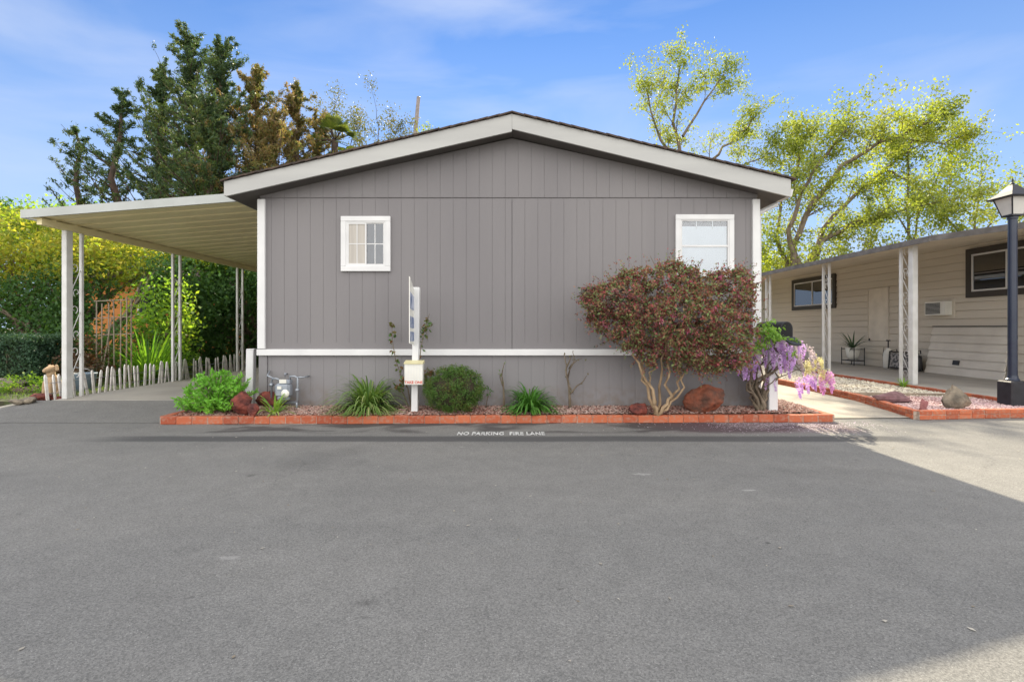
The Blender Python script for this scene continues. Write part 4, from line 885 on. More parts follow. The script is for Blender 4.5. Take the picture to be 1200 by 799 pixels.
def nwin(y0,y1,z0,z1,split):
    t=.14; fx=X0-.085
    q=MB(); q.box(fx,X0-.001,y0,y1,z1-t,z1); q.box(fx,X0-.001,y0,y1,z0,z0+t); q.box(fx,X0-.001,y0,y0+t,z0+t,z1-t); q.box(fx,X0-.001,y1-t,y1,z0+t,z1-t); w_=q.build('window',M['darktrim'],nb,NO)
    a,b,c_,d=y0+t,y1-t,z0+t,z1-t; s_=.04; fx=X0-.07
    q=MB(); q.box(fx,X0-.005,a,b,d-s_,d); q.box(fx,X0-.005,a,b,c_,c_+s_); q.box(fx,X0-.005,a,a+s_,c_+s_,d-s_); q.box(fx,X0-.005,b-s_,b,c_+s_,d-s_)
    for k in split: y_=a+(b-a)*k; q.box(fx,X0-.005,y_-.02,y_+.02,c_+s_,d-s_)
    q.build('sash',M['white'],w_,NO)
    MB().box(X0-.052,X0-.051,a+s_,b-s_,c_+s_,d-s_).build('pane',M['darkglass'],w_,NO)
    MB().box(X0-.040,X0-.038,a+s_,b-s_,c_+s_,d-s_).build('room_backdrop',M['room'],w_,NO)
nwin(10.75,12.55,2.03,3.21,(.42,)); nwin(17.64,20.36,1.98,3.17,(.5,))
# access door panel
mb=MB(); mb.bbox((X0-.02,15.62,1.7),.035,.84,1.6,.006); dp=mb.build('access_panel',mat('panel_paint',(.70,.64,.54),.7),nb,NO)
mb=MB(); mb.bbox((X0-.05,15.98,.93),.03,.05,.08,.006); mb.build('latch',M['black'],dp,NO)
mb=MB(); mb.box(X0-.05,X0-.018,15.18,15.2,.9,2.52); mb.box(X0-.05,X0-.018,16.04,16.06,.9,2.52); mb.box(X0-.05,X0-.018,15.2,16.04,2.5,2.52); mb.build('panel_trim',M['tan'],dp,NO)
ac=MB().bbox((X0-.10,13.30,1.80),.26,.64,.36,.01).build('air_conditioner',M['paper'],nb,NO)
mb=MB()
for k in range(9): mb.box(X0-.236,X0-.2305,13.12,13.58,1.66+.032*k,1.682+.032*k)
mb.build('louvres',M['rubber'],ac,NO)
MB().bbox((X0-.03,13.30,1.78),.03,.78,.50,.004).build('air_conditioner_trim',M['tan'],nb,NO)
# posts of the awning
def npost(y0,y1,thick):
    x=8.32; ztp=3.0
    if thick: MB().bbox((x,y0,(.13+ztp)/2),.11,.13,ztp-.13,.008).build('porch_post',M['postw'],nb,NO)
    else: MB().bbox((x,y0,(.13+ztp)/2),.055,.055,ztp-.13,.006).build('porch_post',M['postw'],nb,NO)
    MB().bbox((x,y1,(.13+ztp)/2),.055,.055,ztp-.13,.006).build('porch_post',M['postw'],nb,NO)
    scroll_panel(y0+.03+(.06 if thick else 0),y1-.027,x,.13,ztp,[.6,1.15,1.7,2.25,2.75]).build('scrollwork',M['postw'],nb,NO,True)
npost(10.62,10.95,True); npost(13.42,13.68,False); npost(16.5,16.75,False)
# items on the patio
ls=thing('leaning_panel','section of pale lap siding leaning against the neighbour wall','panel',(10.98,12.4,.13))
mb=MB(); u0=Vector((10.90,0,.13)); u1=Vector((11.165,0,1.32)); dz=(u1-u0)/6
for k in range(6):
    a=u0+dz*k; b=u0+dz*(k+1); ym0,ym1=11.35+.02*k,13.5+.012*k
    mb.add([(a.x-.034,ym0,a.z+.002),(a.x-.034,ym1,a.z+.002),(b.x,ym1,b.z),(b.x,ym0,b.z),(a.x+.012,ym0,a.z+.002),(a.x+.012,ym1,a.z+.002),(b.x+.012,ym1,b.z),(b.x+.012,ym0,b.z)],[(0,3,2,1),(4,5,6,7),(0,1,5,4),(3,7,6,2),(0,4,7,3),(1,2,6,5)])
fixn(mb.build('boards',mat('pale_siding',(.66,.62,.55),.7,(.56,.52,.46),scale=1.5),ls,(10.98,12.4,.13)))
MB().box(11.13,11.19,11.40,13.56,1.325,1.345).build('top_strip',M['darktrim'],ls,(10.98,12.4,.13))
MB().obox((10.925,12.6,.44),.03,.17,.11,Matrix.Rotation(R(12),3,'Y')).build('vent_hole',M['rubber'],ls,(10.98,12.4,.13))
pp=thing('potted_agave','spiky agave in a white pot on a black metal stand','potted plant',(10.75,16.15,.13))
mb=MB()
for x,y in ((-.16,-.3),(.16,-.3),(.16,.3),(-.16,.3)): mb.tube([(x,y,0),(x,y,.55)],.014,6)
for zz in (.14,.5): mb.tube([(-.16,-.3,zz),(.16,-.3,zz),(.16,.3,zz),(-.16,.3,zz),(-.16,-.3,zz)],.011,5)
mb.box(-.15,.15,-.29,.29,.145,.16); mb.build('stand',M['black'],pp)
MB().lathe((0,0,.16),[(.12,0),(.17,.15),(.21,.38),(.19,.38),(.18,.34)],18).build('pot',M['paper'],pp,None,True)
V=[];Fc=[];o=0
for i in range(22):
    a=i*2.4; e=.1+1.1*((i*7)%10)/10; L_=.82
    p=np.array([0,0,.52]); d=np.array([math.cos(a)*math.cos(e),math.sin(a)*math.cos(e),math.sin(e)]); s_=np.array([-math.sin(a),math.cos(a),0])
    for k in range(6): wv=.028*(1-(k/5)**1.5)+.002; V+=[p-s_*wv,p+s_*wv]; p=p+d*L_/5; d=d+np.array([0,0,-.10]); 
    for k in range(5): Fc.append((o+2*k,o+2*k+1,o+2*k+3,o+2*k+2))
    o+=12
npmesh('leaves',np.array(V),np.array(Fc),leafmat('agave_leaf',[(.05,.09,.05),(.09,.14,.08)],.1),pp)
gs=thing('garden_sprayer','white tank sprayer with black handle standing by the tan wall','sprayer',(10.95,14.9,.13))
MB().lathe((0,0,0),[(.11,0),(.125,.03),(.125,.42),(.10,.50),(.05,.54),(.05,.58)],18).build('tank',M['paper'],gs,None,True)
mb=MB(); mb.tube([(0,0,.57),(0,0,.80)],.018,8); mb.tube([(0,-.07,.80),(0,.07,.80)],.018,8); mb.tube([(0,.11,.2),(-.04,.16,.35),(-.02,.14,.6)],.009,6); mb.build('handle',M['rubber'],gs)
fc=thing('folded_lounger','folded patio lounger with patterned grey cushion against the wall','lounger',(10.85,14.15,.13))
mb=MB()
for k in range(3): mb.bbox((-.06+.07*k,0,.26+.02*k),.06,.95,.46-.06*k,.02,Matrix.Rotation(R(6),3,'Y'))
mb.build('cushion',mat('patterned_cushion',(.35,.33,.31),.9,(.09,.09,.09),scale=14,lo=.45,hi=.52),fc)
mb=MB(); 
for y in (-.42,.42): mb.tube([(-.14,y,.02),(-.10,y,.5),(.10,y,.56),(.16,y,.02)],.016,6)
mb.tube([(-.14,-.42,.06),(-.14,.42,.06)],.014,6); mb.tube([(-.1,-.42,.5),(-.1,.42,.5)],.014,6); mb.build('frame',M['rubber'],fc)
bg_=thing('black_bag','black upright bag leaning at the left end of the siding panel','bag',(10.72,13.55,.13)); bm_=MB(); bm_.bbox((0,0,.22),.16,.22,.44,.05,Matrix.Rotation(R(4),3,'Y')); bm_.build('bag_body',M['rubber'],bg_,None,True)
MB().tube([(0,-.06,.43),(-.01,-.04,.52),(-.01,.04,.52),(0,.06,.43)],.008,5).build('handle',M['rubber'],bg_)

# ------------------------------------------------------------ trees
def twig_grow(mb, p, d, L_, r, depth, rr, tips, wander=.28, kids=3, up=.06, gn=5):
    n=gn; q=[Vector(p)]; d=Vector(d).normalized()
    for i in range(n):
        d=(d+Vector((rr.gauss(0,wander),rr.gauss(0,wander),rr.gauss(0,wander)+up))*.5).normalized(); q.append(q[-1]+d*L_/n)
    mb.tube(q,[r*(1-.7*i/n) for i in range(n+1)],5 if r>.02 else 3,False)
    if depth==0: tips.append(q); return
    for k in range(kids):
        j=rr.randrange(max(1,n//3),n+1); dd=(d+Vector((rr.gauss(0,.75),rr.gauss(0,.75),rr.gauss(0,.6)))).normalized()
        twig_grow(mb,q[j],dd,L_*rr.uniform(.5,.8),r*.5,depth-1,rr,tips,wander,kids,up,gn)
    tips.append(q[n//2:])
def limb_tree(name,label,base,limbs,lm,bark,group=None,seed=1,leaf=.12,per=5,spreadr=.22,tw=(3,1.6,2),dens=1.0,ells=None,edens=9,eper=26,cat='tree',start=.35,ydev=1.2):
    """limbs: (points (px,py,Y), r0, r1)"""
    rr=random.Random(seed); root=thing(name,label,cat,base,0,group); mb=MB(); tips=[]
    for pts,r0,r1 in limbs:
        q=[P(*p) for p in pts]; s_=[]
        for a,b in zip(q[:-1],q[1:]):
            for k in range(3): s_.append(a.lerp(b,k/3)+Vector((rr.gauss(0,.05),rr.gauss(0,.07),rr.gauss(0,.05))))
        s_.append(q[-1]); n=len(s_)-1
        rad=[(r0+(r1-r0)*(i/n)**.6)*.68 for i in range(n+1)]; mb.tube(s_,rad,8,False)
        for i in range(int(n*start),n+1):
            for k in range(tw[0]):
                if rr.random()>dens: continue
                t=(s_[min(i+1,n)]-s_[max(i-1,0)]).normalized(); dd=(t*.7+Vector((rr.gauss(0,.6),rr.gauss(0,.9),rr.gauss(.15,.6)))).normalized()
                twig_grow(mb,s_[i],dd,tw[1]*rr.uniform(.5,1.1),max(.012,rad[i]*.35),tw[2]-1,rr,tips)
    mb.build('trunk',bark,root,base,True)
    c=np.array([tuple(v) for q in tips for v in q]); cc=spread(c,per,spreadr)
    if ells: cc=np.concatenate([cc,spread(ell_clumps(ells,edens,.65),eper,.17)])
    leaves_obj('crown',cc,leaf,lm,root,base,.6); return root
YG=leafmat('sunlit_yellow_green_leaf',[(.16,.25,.04),(.25,.35,.05),(.36,.42,.07),(.20,.30,.05)],.55,scale=.5,tcol=(2.0,1.75,.6))
YG2=leafmat('olive_spring_leaf',[(.11,.15,.04),(.20,.26,.05),(.31,.35,.08),(.18,.17,.06)],.5,scale=.5,tcol=(1.5,1.45,.6))
TW=leafmat('dull_twig_leaf',[(.07,.09,.04),(.12,.14,.06),(.16,.14,.07)],.35)
DG=leafmat('deep_green_leaf',[(.03,.075,.025),(.055,.13,.035),(.10,.19,.05)],.38,scale=.6)
MG=leafmat('mid_green_leaf',[(.07,.15,.03),(.13,.26,.04),(.22,.36,.05),(.33,.42,.07)],.55,scale=.6)

Yt=24
limb_tree('spreading_tree','wide leaning tree with arching bare limbs behind the tan neighbour house',(14.3,24,0),[
 ([(958,400,24),(940,330,24),(930,290,24),(950,240,24),(985,195,24.3),(1030,168,24),(1072,152,23.6),(1092,142,23)],.34,.06),
 ([(958,400,24),(945,325,24.2),(960,285,24.5),(1000,262,24),(1040,250,23.5),(1085,240,23),(1125,232,22.5)],.30,.04),
 ([(940,320,24),(965,270,25),(1005,225,25.5),(1035,200,26),(1060,180,26),(1085,165,26)],.24,.04),
 ([(930,310,24),(925,270,23.5),(940,225,23),(962,188,22.6),(982,166,22.4),(995,150,22)],.22,.04),
 ([(925,320,24.4),(908,280,24.6),(918,230,25),(935,195,25.4),(938,175,25.6),(932,158,26)],.17,.03),
 ([(1035,200,26),(1065,212,25),(1095,240,24.4),(1115,262,24)],.10,.03),
 ([(1030,160,24),(1070,165,24.5),(1105,168,25),(1130,160,25)],.10,.03),
 ([(950,330,24),(985,300,24),(1020,292,23.4)],.12,.03)],
 YG2,M['bark'],seed=3,leaf=.12,per=4,spreadr=.15,tw=(2,1.45,3),dens=.8,
 ells=[((13.1,24.5,4.5),(1.5,1.3,1.4)),((14.6,24,4.2),(1.3,1.2,1.1)),((12.2,24.6,6.0),(.9,.9,1.2)),((12.3,25,3.6),(1.2,1,1))],edens=6,eper=22,start=.35)
limb_tree('upright_tree','upright yellow-green tree right of the leaning one behind the tan house',(19.8,25.5,0),[
 ([(1066,400,25.5),(1066,300,25.5),(1066,240,25.5),(1064,180,25.5),(1066,150,25.5)],.17,.04),
 ([(1066,290,25.5),(1080,240,25.2),(1100,205,25),(1120,185,25)],.09,.02),([(1066,280,25.5),(1045,240,26),(1030,215,26)],.08,.02)],
 YG,M['bark'],seed=5,leaf=.13,per=5,spreadr=.22,tw=(2,1.5,2),dens=.8,start=.45)
limb_tree('tall_grey_tree','open-crowned tree rising behind the right roof slope of the grey home',(8.6,27,0),[
 ([(800,400,27),(806,240,27),(800,190,27),(790,145,27),(792,108,27),(796,80,27)],.30,.05),
 ([(806,240,27),(822,200,27.4),(848,172,27.8),(872,152,28),(886,136,28)],.20,.04),
 ([(803,215,27),(782,175,26.6),(765,140,26.3),(758,105,26)],.18,.04),
 ([(815,205,27),(850,200,26.5),(880,190,26),(905,180,25.6)],.12,.03),
 ([(800,160,27),(825,120,27),(845,95,27),(850,85,27)],.12,.03)],
 YG2,M['bark'],seed=9,leaf=.115,per=4,spreadr=.15,tw=(2,1.4,3),dens=.72,
 ells=[((8.0,27,9.0),(.9,.9,1.5)),((9.0,27,8.8),(.8,.9,1.1))],edens=3,eper=18,start=.4)
limb_tree('small_far_tree','thin sparse tree between the lantern and the neighbour roofline',(22.5,25,0),[
 ([(1140,400,25),(1140,290,25),(1145,240,25),(1150,210,25)],.14,.03),([(1140,290,25),(1165,250,25),(1185,220,25)],.09,.02),([(1140,300,25),(1115,260,25),(1105,235,25)],.09,.02),([(1150,300,25),(1185,270,25),(1210,240,25)],.09,.02)],
 YG2,M['bark'],seed=15,leaf=.13,per=5,spreadr=.25,tw=(2,1.5,2),dens=.8,start=.4)
limb_tree('slender_tree','thin twiggy tree beyond the left roof slope next to the bare pole',(-7.5,30,0),[
 ([(448,400,30),(445,220,30),(443,160,30),(441,128,30)],.10,.015),([(444,200,30),(460,165,30),(470,145,30)],.06,.012),([(445,210,30),(425,170,30),(420,150,30)],.06,.012),([(446,200,30),(470,172,30),(478,160,30)],.05,.012)],
 TW,M['barkdark'],seed=25,leaf=.12,per=5,spreadr=.2,tw=(2,1.2,2),dens=.6,start=.4)
limb_tree('slender_tree','thin twiggy tree between the fan palm and the conifers',(-10.2,31,0),[
 ([(400,400,31),(398,220,31),(396,160,31),(392,128,31)],.10,.015),([(398,200,31),(412,165,31),(418,145,31)],.06,.012),([(398,210,31),(382,170,31),(376,140,31)],.06,.012)],
 TW,M['barkdark'],seed=26,leaf=.12,per=5,spreadr=.2,tw=(2,1.2,2),dens=.6,start=.4)
bt=thing('leafy_shrub','yellow-green shrub tip beside the bare pole above the roof edge','shrub',(-4.9,30,0)); c=ell_clumps([((-5.0,30,11.7),(.8,.8,1.3))],7); leaves_obj('foliage',spread(c,20,.2),.13,YG2,bt,(-4.9,30,0),.6); MB().tube([(-4.9,30,0),(-5,30,6),(-5,30,11)],[.15,.1,.04],6).build('stem',M['barkdark'],bt,(-4.9,30,0))

def conifer(label,base,top,rmax,seed,lm,n=150,brown=.0,sparse=1.0,low=.25,group='dark conifers behind the carport',drx=0.0):
    rr=random.Random(seed); b=Vector(base); t=Vector(top); H=(t-b).length; root=thing('conifer_tree',label,'tree',base,0,group)
    mb=MB(); m=12; tr=[b.lerp(t,i/m)+Vector((rr.gauss(0,.10),rr.gauss(0,.10),0))*(0 if i in (0,m) else 1) for i in range(m+1)]
    mb.tube(tr,[.28*(1-i/m)**.8+.02 for i in range(m+1)],7,False); pts=[];dirs=[]
    n=int(n*.72)
    for i in range(n):
        u=low+(1-low)*(i+rr.random())/n; k=u*m; j=min(m-1,int(k)); p=tr[j].lerp(tr[j+1],k-j)
        prof=(1-u)**.85*1.15+.12; L_=rmax*prof*rr.choice([.3,.5,.8,1,1.45]); a=rr.uniform(0,6.283); e=rr.gauss(.0,.3)+.3*u
        d=Vector((math.cos(a)*math.cos(e)+drx,math.sin(a)*math.cos(e),math.sin(e))).normalized(); q=[p]; dd=d.copy(); ns=6
        for s_ in range(ns): dd=(dd+Vector((rr.gauss(0,.13),rr.gauss(0,.13),.13+rr.gauss(0,.1)))).normalized(); q.append(q[-1]+dd*L_/ns)
        mb.tube(q,[.05*(1-.8*s_/ns)*(1-.5*u) for s_ in range(ns+1)],4,False)
        for s_ in range(1,ns+1):
            for w_ in range(int(1.5*sparse+rr.random())):
                f=rr.random(); pp=q[s_-1].lerp(q[s_],f); sd_=Vector((rr.gauss(0,.5),rr.gauss(0,.5),rr.gauss(.15,.35))).normalized(); l2=min(.5,L_*.25)*rr.uniform(.3,1)*(1.15-.6*s_/ns)
                for g_ in range(5): pts.append(tuple(pp+(dd*.6+sd_)*l2*(g_/5))); dirs.append(tuple(dd*.5+sd_))
    for g_ in range(24): pts.append(tuple(t-Vector((rr.gauss(0,.03),rr.gauss(0,.03),rr.uniform(-.15,1.2))))); dirs.append((0,0,1))
    mb.build('trunk',M['barkdark'],root,base,True)
    c=np.repeat(np.array(pts),5,0); c+=rg.normal(size=c.shape)*.055; dr=np.repeat(np.array(dirs),5,0)
    leaves_obj('crown',c,.15,lm,root,base,.30,along=dr*1.2,jitter=.7); return root
CF=leafmat('dark_conifer_needle',[(.025,.055,.038),(.05,.095,.048),(.085,.135,.05),(.16,.17,.05)],.35,scale=.5)
CF2=leafmat('bronzed_conifer_needle',[(.06,.11,.045),(.12,.15,.05),(.19,.17,.065),(.26,.17,.09),(.10,.16,.05)],.45,scale=.5,tcol=(1.6,1.4,.8))
def base(px,Y): return ((px-HX)/F*Y,Y,0.0)
def tp(px,py,Y): return tuple(P(px,py,Y))
conifer('tallest conifer with the narrow spire rising highest at left',base(226,26),tp(222,46,26),4.6,1,CF,n=290)
conifer('conifer with red-brown dead tip, right of the tallest spire',base(262,24.5),tp(259,56,24.5),4.2,2,CF,n=250)
conifer('conifer with pointed spire left of the tallest one',base(196,27),tp(189,84,27),4.2,3,CF,n=250)
conifer('bronze-tinged conifer with slim pointed top right of the tall group',base(300,25),tp(302,86,25),3.9,4,CF2,n=240)
conifer('bronze conifer nearest the grey roof, top right of the conifer group',base(345,26),tp(349,106,26),3.8,6,CF2,n=200)
conifer('sparse wind-bent conifer standing alone at the far left of the group',base(128,23),tp(143,108,23),3.1,7,CF,n=75,sparse=.8,low=.42,drx=-.35)
conifer('thin low conifer with open branches just left of the carport roof centre',base(99,24),tp(88,150,24),2.6,8,CF,n=34,sparse=.7,low=.5,drx=-.3)
conifer('short dense olive conifer filling the gap above the home eave',base(322,23),tp(322,140,23),4.0,12,CF2,n=150)
conifer('short dark conifer between the tall spires, lower in the group',base(245,23),tp(244,120,23),4.3,13,CF,n=150)

conifer('low bronze conifer closest to the fan palm at the roof edge',base(378,28),tp(376,138,28),3.4,14,CF2,n=150)
# fan palm
pm=thing('fan_palm','small fan palm head showing above the left roof slope','palm',base(392,27)); PO=base(392,27); top=P(392,165,27)
MB().tube([PO,(PO[0],27,5),tuple(top)],[.22,.18,.16],8).build('trunk',M['barkdark'],pm,PO,True)
V=[];Fc=[];o=0;rr=random.Random(3); stm=MB()
for i in range(30):
    a=rr.uniform(0,6.28); e=rr.uniform(-.5,1.3); d=np.array([math.cos(a)*math.cos(e),math.sin(a)*math.cos(e),math.sin(e)]); c=np.array(top)+d*.75; s_=unit(np.cross(d,[[0,0,1.0]]))[0]; stm.tube([tuple(top),tuple(c)],.02,3,False); u_=np.cross(s_,d)
    for k in range(15):
        th=(k-7)/7*1.15; dd=d*math.cos(th)+s_*math.sin(th); sd=np.cross(dd,u_)*.035; L_=.75*(1-.2*abs(th)); V+=[c,c+dd*L_*.5+sd,c+dd*L_+np.array([0,0,-.12]),c+dd*L_*.5-sd]; Fc.append((o,o+1,o+2,o+3)); o+=4
npmesh('fronds',np.array(V),np.array(Fc),leafmat('palm_frond',[(.05,.08,.03),(.10,.15,.04),(.18,.20,.06)],.35),pm,PO); stm.build('frond_stalks',M['barkdark'],pm,PO)
# bare pole
po=thing('bare_pole','plain grey leaning pole rising beyond the left roof slope','pole',base(486,34)); PB=base(486,34); a=P(486,165,34); b=P(490.5,114,34)
MB().tube([PB,(PB[0],34,8),tuple(a),tuple(b)],[.16,.15,.14,.12],10).build('shaft',mat('weathered_pole',(.26,.22,.20),.8,(.18,.15,.13),scale=5),po,PB,True)
MB().lathe(tuple(b),[(.125,-.02),(.13,0),(.10,.03)],10).build('pole_cap',M['galv'],po,PB)

def mass(name,label,base_,ells,lm,cat,dens=8,per=26,sig=.16,leaf=.11,trunks=(),bark=None,group=None,shell=.75,aspect=.6):
    root=thing(name,label,cat,base_,0,group)
    c=ell_clumps(ells,dens,shell); c=c[c[:,2]>.12]; cc=spread(c,per,sig); cc=cc[cc[:,2]>.1]
    leaves_obj('crown' if cat=='tree' else 'foliage',cc,leaf,lm,root,base_,aspect)
    mb=MB(); rr=random.Random(len(ells))
    for (ce,ra) in ells:
        for k in range(4):
            d=Vector((rr.gauss(0,1),rr.gauss(0,1),rr.gauss(0,.7))).normalized(); e=Vector(ce)+Vector((d.x*ra[0],d.y*ra[1],d.z*ra[2]))*.8
            b_=Vector(base_); mid=b_.lerp(Vector(ce),.6)+Vector((rr.gauss(0,.1),rr.gauss(0,.1),0)); mb.tube(wob(b_,mid,4,.04,rr)+wob(mid,e,4,.05,rr)[1:],[.07,.065,.06,.055,.05,.04,.03,.02,.01],6,False)
    mb.build('trunk' if cat=='tree' else 'stems',bark or M['bark'],root,base_,True); return root
LIM=leafmat('lime_maple_leaf',[(.12,.20,.03),(.22,.30,.05),(.38,.38,.08),(.26,.20,.07)],.58,scale=.7,tcol=(1.8,1.65,.55))
mass('maple_tree','spreading lime-green small tree with layered foliage at the left edge',(-12.3,13.5,.1),[((-12.6,13.5,3.5),(1.9,1.5,.75)),((-11.2,13.8,3.1),(1.5,1.3,.7)),((-13.6,13.2,2.8),(1.3,1.2,.7)),((-10.6,14.5,3.35),(1.2,1.2,.6)),((-14.2,14,3.9),(1.5,1.3,.7))],LIM,'tree',dens=9,per=24,leaf=.10,sig=(.2,.2,.09))
mass('garden_shrub','large mid-green shrub under the lime-green tree left of the first carport post',(-11.4,12.6,.1),[((-11.8,12.6,1.7),(1.0,.8,.9)),((-10.9,12.2,.8),(.8,.6,.7)),((-9.9,12.1,.85),(.7,.45,.65)),((-9.2,12.3,.8),(.5,.4,.6)),((-12.9,12.9,1.4),(.9,.8,.9))],DG,'shrub',dens=10,per=24,leaf=.09)
mass('garden_shrub','tall dark green shrub rising just behind the first carport post',(-11.3,13.2,.1),[((-11.3,13.2,2.3),(.85,.8,.75)),((-11.5,13.0,1.5),(.7,.6,.7)),((-9.2,13.6,2.7),(.6,.6,.45))],DG,'shrub',dens=11,per=24,leaf=.08)
fernm=leafmat('fern_leaf',[(.06,.15,.02),(.10,.24,.03),(.18,.32,.05)],.5,scale=1)
blade_clump('fern','upright bright green fern behind the middle of the picket fence',(-8.25,11.6,.10),420,1.15,.7,fernm,.026,droop=.7)
mass('garden_shrub','light green leafy shrub right of the trellis behind the fence',(-8.7,12.6,.1),[((-8.7,12.8,1.7),(.7,.6,.8)),((-8.5,12.6,.9),(.6,.5,.7))],MG,'shrub',dens=12,per=24,leaf=.10)
# tall hedge beyond the fence and behind the driveway
hs=[((-9.3,15.0,1.7),(.9,1.2,1.8)),((-8.9,16.6,1.7),(1.0,1.2,1.9)),((-8.2,18.0,1.8),(1.2,1.1,1.9)),((-6.9,19.2,1.8),(1.4,1.0,1.9))]
mass('tall_hedge','tall dense dark green hedge behind the picket fence under the carport',(-8.4,17.2,.1),hs,DG,'hedge',dens=16,per=26,leaf=.12,sig=.15,shell=.9)
mass('hedge_top','top of the tall dark vine hedge, sunlight painted in as lighter leaves',(-8.0,17.6,.1),[((-9.3,15.5,3.6),(1.0,1.3,.5)),((-8.4,17.4,3.8),(1.3,1.4,.5)),((-6.8,19.2,3.8),(1.4,1.0,.5))],YG,'climber',dens=9,per=24,leaf=.11)  # sunlit hedge top put into the leaf colour
mass('garden_shrub','loose olive shrub at the end of the driveway beside the grey wall',(-6.2,21.5,.1),[((-6.4,21.5,1.8),(1.3,.8,1.6)),((-4.9,21.8,1.6),(1.0,.8,1.5))],YG2,'shrub',dens=10,per=20,leaf=.12)
# clipped hedge bottom left (box-shaped)
ch=thing('clipped_hedge','low flat-topped dark hedge at the far left beside the lawn','hedge',(-10.9,10.6,.1)); CHO=(-10.9,10.6,.1)
q=rg.uniform(-1,1,(5200,3)); ax=rg.integers(0,3,5200); q[np.arange(5200),ax]=np.sign(q[np.arange(5200),ax])*rg.uniform(.86,1.0,5200); q=q[q[:,2]>-.95]
c=np.array([-11.0,10.7,.62])+q*np.array([1.45,.5,.50]); leaves_obj('foliage',spread(c,9,.035),.05,leafmat('blue_green_hedge_leaf',[(.03,.07,.045),(.05,.11,.06),(.08,.13,.07)],.25,scale=2),ch,CHO)
mb=MB(); rr=random.Random(2)
for k in range(60): x=-12.4+2.8*rr.random(); y=10.3+.7*rr.random(); mb.tube(wob((x,y,.08),(x+rr.gauss(0,.2),y-rr.random()*.2,.95),4,.05,rr),[.02,.016,.012,.01,.006],4,False)
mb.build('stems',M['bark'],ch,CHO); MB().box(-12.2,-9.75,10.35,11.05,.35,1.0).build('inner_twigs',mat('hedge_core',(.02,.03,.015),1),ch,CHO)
mass('low_plant','leafy ground plant with small white flowers before the clipped hedge',(-9.0,9.6,.1),[((-9.1,9.6,.2),(.45,.3,.2)),((-8.6,9.7,.18),(.3,.3,.18))],MG,'plant',dens=60,per=12,leaf=.05,sig=.04)
mass('dark_bush','dark bush with reddish twigs between clipped hedge and first carport post',(-8.9,10.6,.1),[((-8.95,10.7,.55),(.5,.4,.5))],leafmat('dark_red_bush',[(.03,.05,.02),(.10,.04,.02),(.05,.08,.03)],.25),'bush',dens=30,per=20,leaf=.06,sig=.06)
# far tree tops at left
mass('distant_tree','rounded mixed green tree top just above the carport fascia at left',(-27,30,0),[((-28.5,30,7.2),(1.2,1.5,1.4)),((-26.2,30,7.0),(1.5,1.5,1.5)),((-24,30,6.8),(1.4,1.5,1.4))],MG,'tree',dens=3.5,per=26,leaf=.2,sig=.28)
mass('distant_tree','darker tree top at the extreme left behind the lime-green tree',(-29.6,29,0),[((-29.3,29,7.1),(1.1,1.3,1.3)),((-31,29,6.5),(1.5,1.3,1.5))],DG,'tree',dens=4.5,per=26,leaf=.2,sig=.25)
mass('backdrop_tree','mid-green tree filling the view between carport roof and orange house',(-17.5,24,0),[((-18,24,3.6),(2.5,1.6,2.4)),((-15,24,3.3),(2.3,1.6,2.2)),((-21,24,3.4),(2.2,1.6,2.4)),((-12.5,25.6,3.4),(2.2,1.2,2.2))],DG,'tree',dens=4.5,per=28,leaf=.17,sig=.24)
mass('backdrop_tree','dense green tree closing the gap behind the driveway hedge',(-8,26,0),[((-9,26,3.0),(2.5,1.6,2.2)),((-6,26,3.0),(2.2,1.5,2.2))],DG,'tree',dens=5,per=28,leaf=.17,sig=.24)
mass('backdrop_tree','low yellow-green tree behind the gap between the two houses',(10.5,30,0),[((9.5,30,3.4),(2,1.5,2.3)),((12.5,30,3.6),(2.2,1.5,2.6)),((15.5,30,3.4),(2.2,1.5,2.0))],YG,'tree',dens=4.5,per=26,leaf=.18,sig=.24)

# orange house behind the shrubs
oh=thing('orange_house','orange-walled house glimpsed behind the trellis and shrubs','house',(-13.2,18,.1)); OO=(-13.2,18,.1)
mb=MB(); mb.box(-15.0,-11.6,18,24,.1,3.0); mb.build('wall',M['orange'],oh,OO)
mb=MB(); mb.prism([(-15.4,2.98),(-11.2,2.98),(-11.2,3.1),(-13.3,3.9),(-15.4,3.1)],'y',17.6,24.3); fixn(mb.build('roof',M['shingle'],oh,OO))
q=MB().box(-13.15,-12.45,17.96,17.999,1.75,2.75).build('window',M['white'],oh,OO); MB().box(-13.08,-12.52,17.945,17.958,1.82,2.68).build('pane',M['room'],q,OO)
MB().box(-11.72,-11.56,17.95,18.0,.1,2.98).build('corner_trim',M['white'],oh,OO)
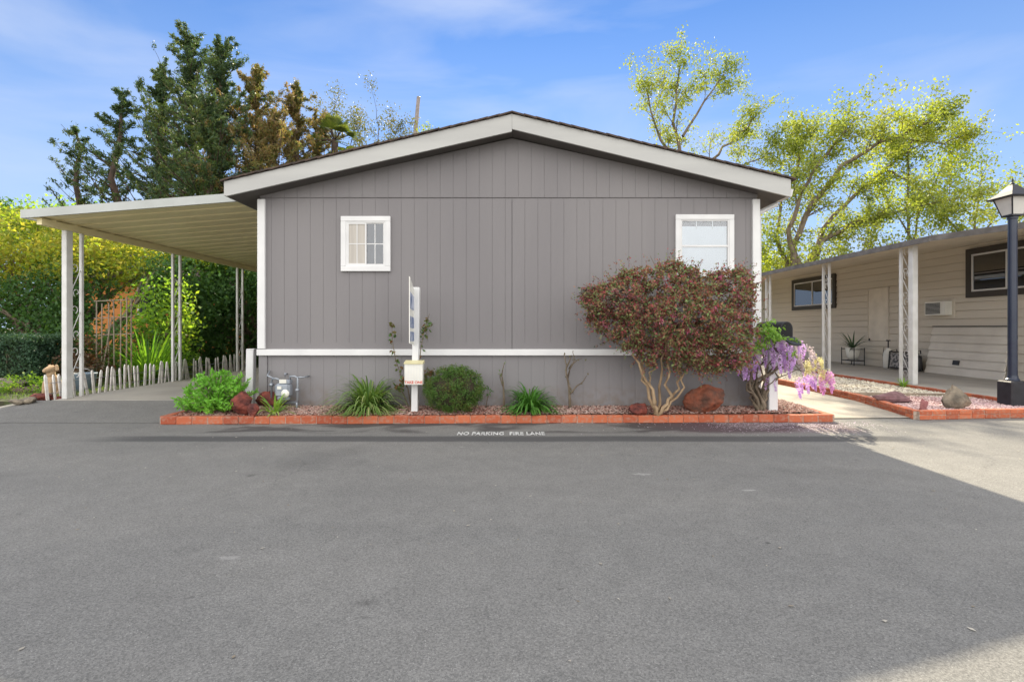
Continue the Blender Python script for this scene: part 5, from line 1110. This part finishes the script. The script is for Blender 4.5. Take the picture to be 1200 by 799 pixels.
# trellis
tl=thing('trellis','grid of thin weathered stakes standing among the shrubs behind the fence','trellis',(-8.55,10.9,.1)); TO=(-8.55,10.9,.1); mb=MB(); rr=random.Random(5)
for px_ in (113,119,127,134,141,148,154):
    a=P(px_,426,10.9); b=P(px_+rr.uniform(-1,1),350+rr.uniform(-3,6),10.9); a.z=.08; MB().tube([a,b],.013,5).build('stake',M['wood'],tl,TO)
a=P(117,426,10.85); a.z=.08; MB().tube([a,P(131,372,10.85)],.014,5).build('stake',M['wood'],tl,TO)
for py_ in (352,372,392): mb.tube([P(110,py_+1,10.92),P(157,py_-1,10.92)],.010,5)
mb.build('crossbar',M['wood'],tl,TO)
# garden statue: small tan dog figure (sitting), between hedge and first post
dg=thing('dog_statue','small tan sitting dog ornament left of the first carport post','statue',(-8.02,8.95,.10)); 
mb=MB(); tanm=mat('tan_stone',(.50,.36,.22),.9,(.36,.24,.14),scale=12,bump=.4,bscale=40)
def sweep(c0_,c1_,r0,r1,n=9): 
    a=Vector(c0_); b=Vector(c1_); mb.tube([a.lerp(b,i/n) for i in range(n+1)],[(r0+(r1-r0)*i/n)*math.sqrt(max(.02,1-abs(2*i/n-1)**4)) for i in range(n+1)],12)
sweep((.03,.10,.02),(.0,-.05,.40),.13,.075); sweep((0,-.04,.34),(0,-.05,.50),.07,.05); sweep((0,.02,.50),(0,-.20,.45),.075,.035)
for sx_ in (-1,1):
    sweep((sx_*.05,-.10,.30),(sx_*.055,-.13,.0),.036,.026); sweep((sx_*.09,.10,.13),(sx_*.10,-.08,.03),.065,.03); sweep((sx_*.055,.0,.56),(sx_*.075,-.01,.44),.022,.028)
sweep((0,.20,.03),(.05,.32,.02),.02,.012)
mb.build('body',tanm,dg,None,True)
# blue bucket behind first posts
bk=thing('blue_bucket','grey-blue plastic bucket behind the first pair of carport posts','bucket',(-8.15,9.75,.10))
MB().lathe((0,0,0),[(.16,0),(.19,.30),(.205,.32),(.205,.34),(.18,.34),(.15,.05)],20).build('tub',mat('blue_grey_plastic',(.16,.22,.28),.5),bk,None,True)
MB().tube([(-.2,0,.33),(-.17,-.12,.42),(0,-.18,.46),(.17,-.12,.42),(.2,0,.33)],.006,5).build('handle',M['galv'],bk)
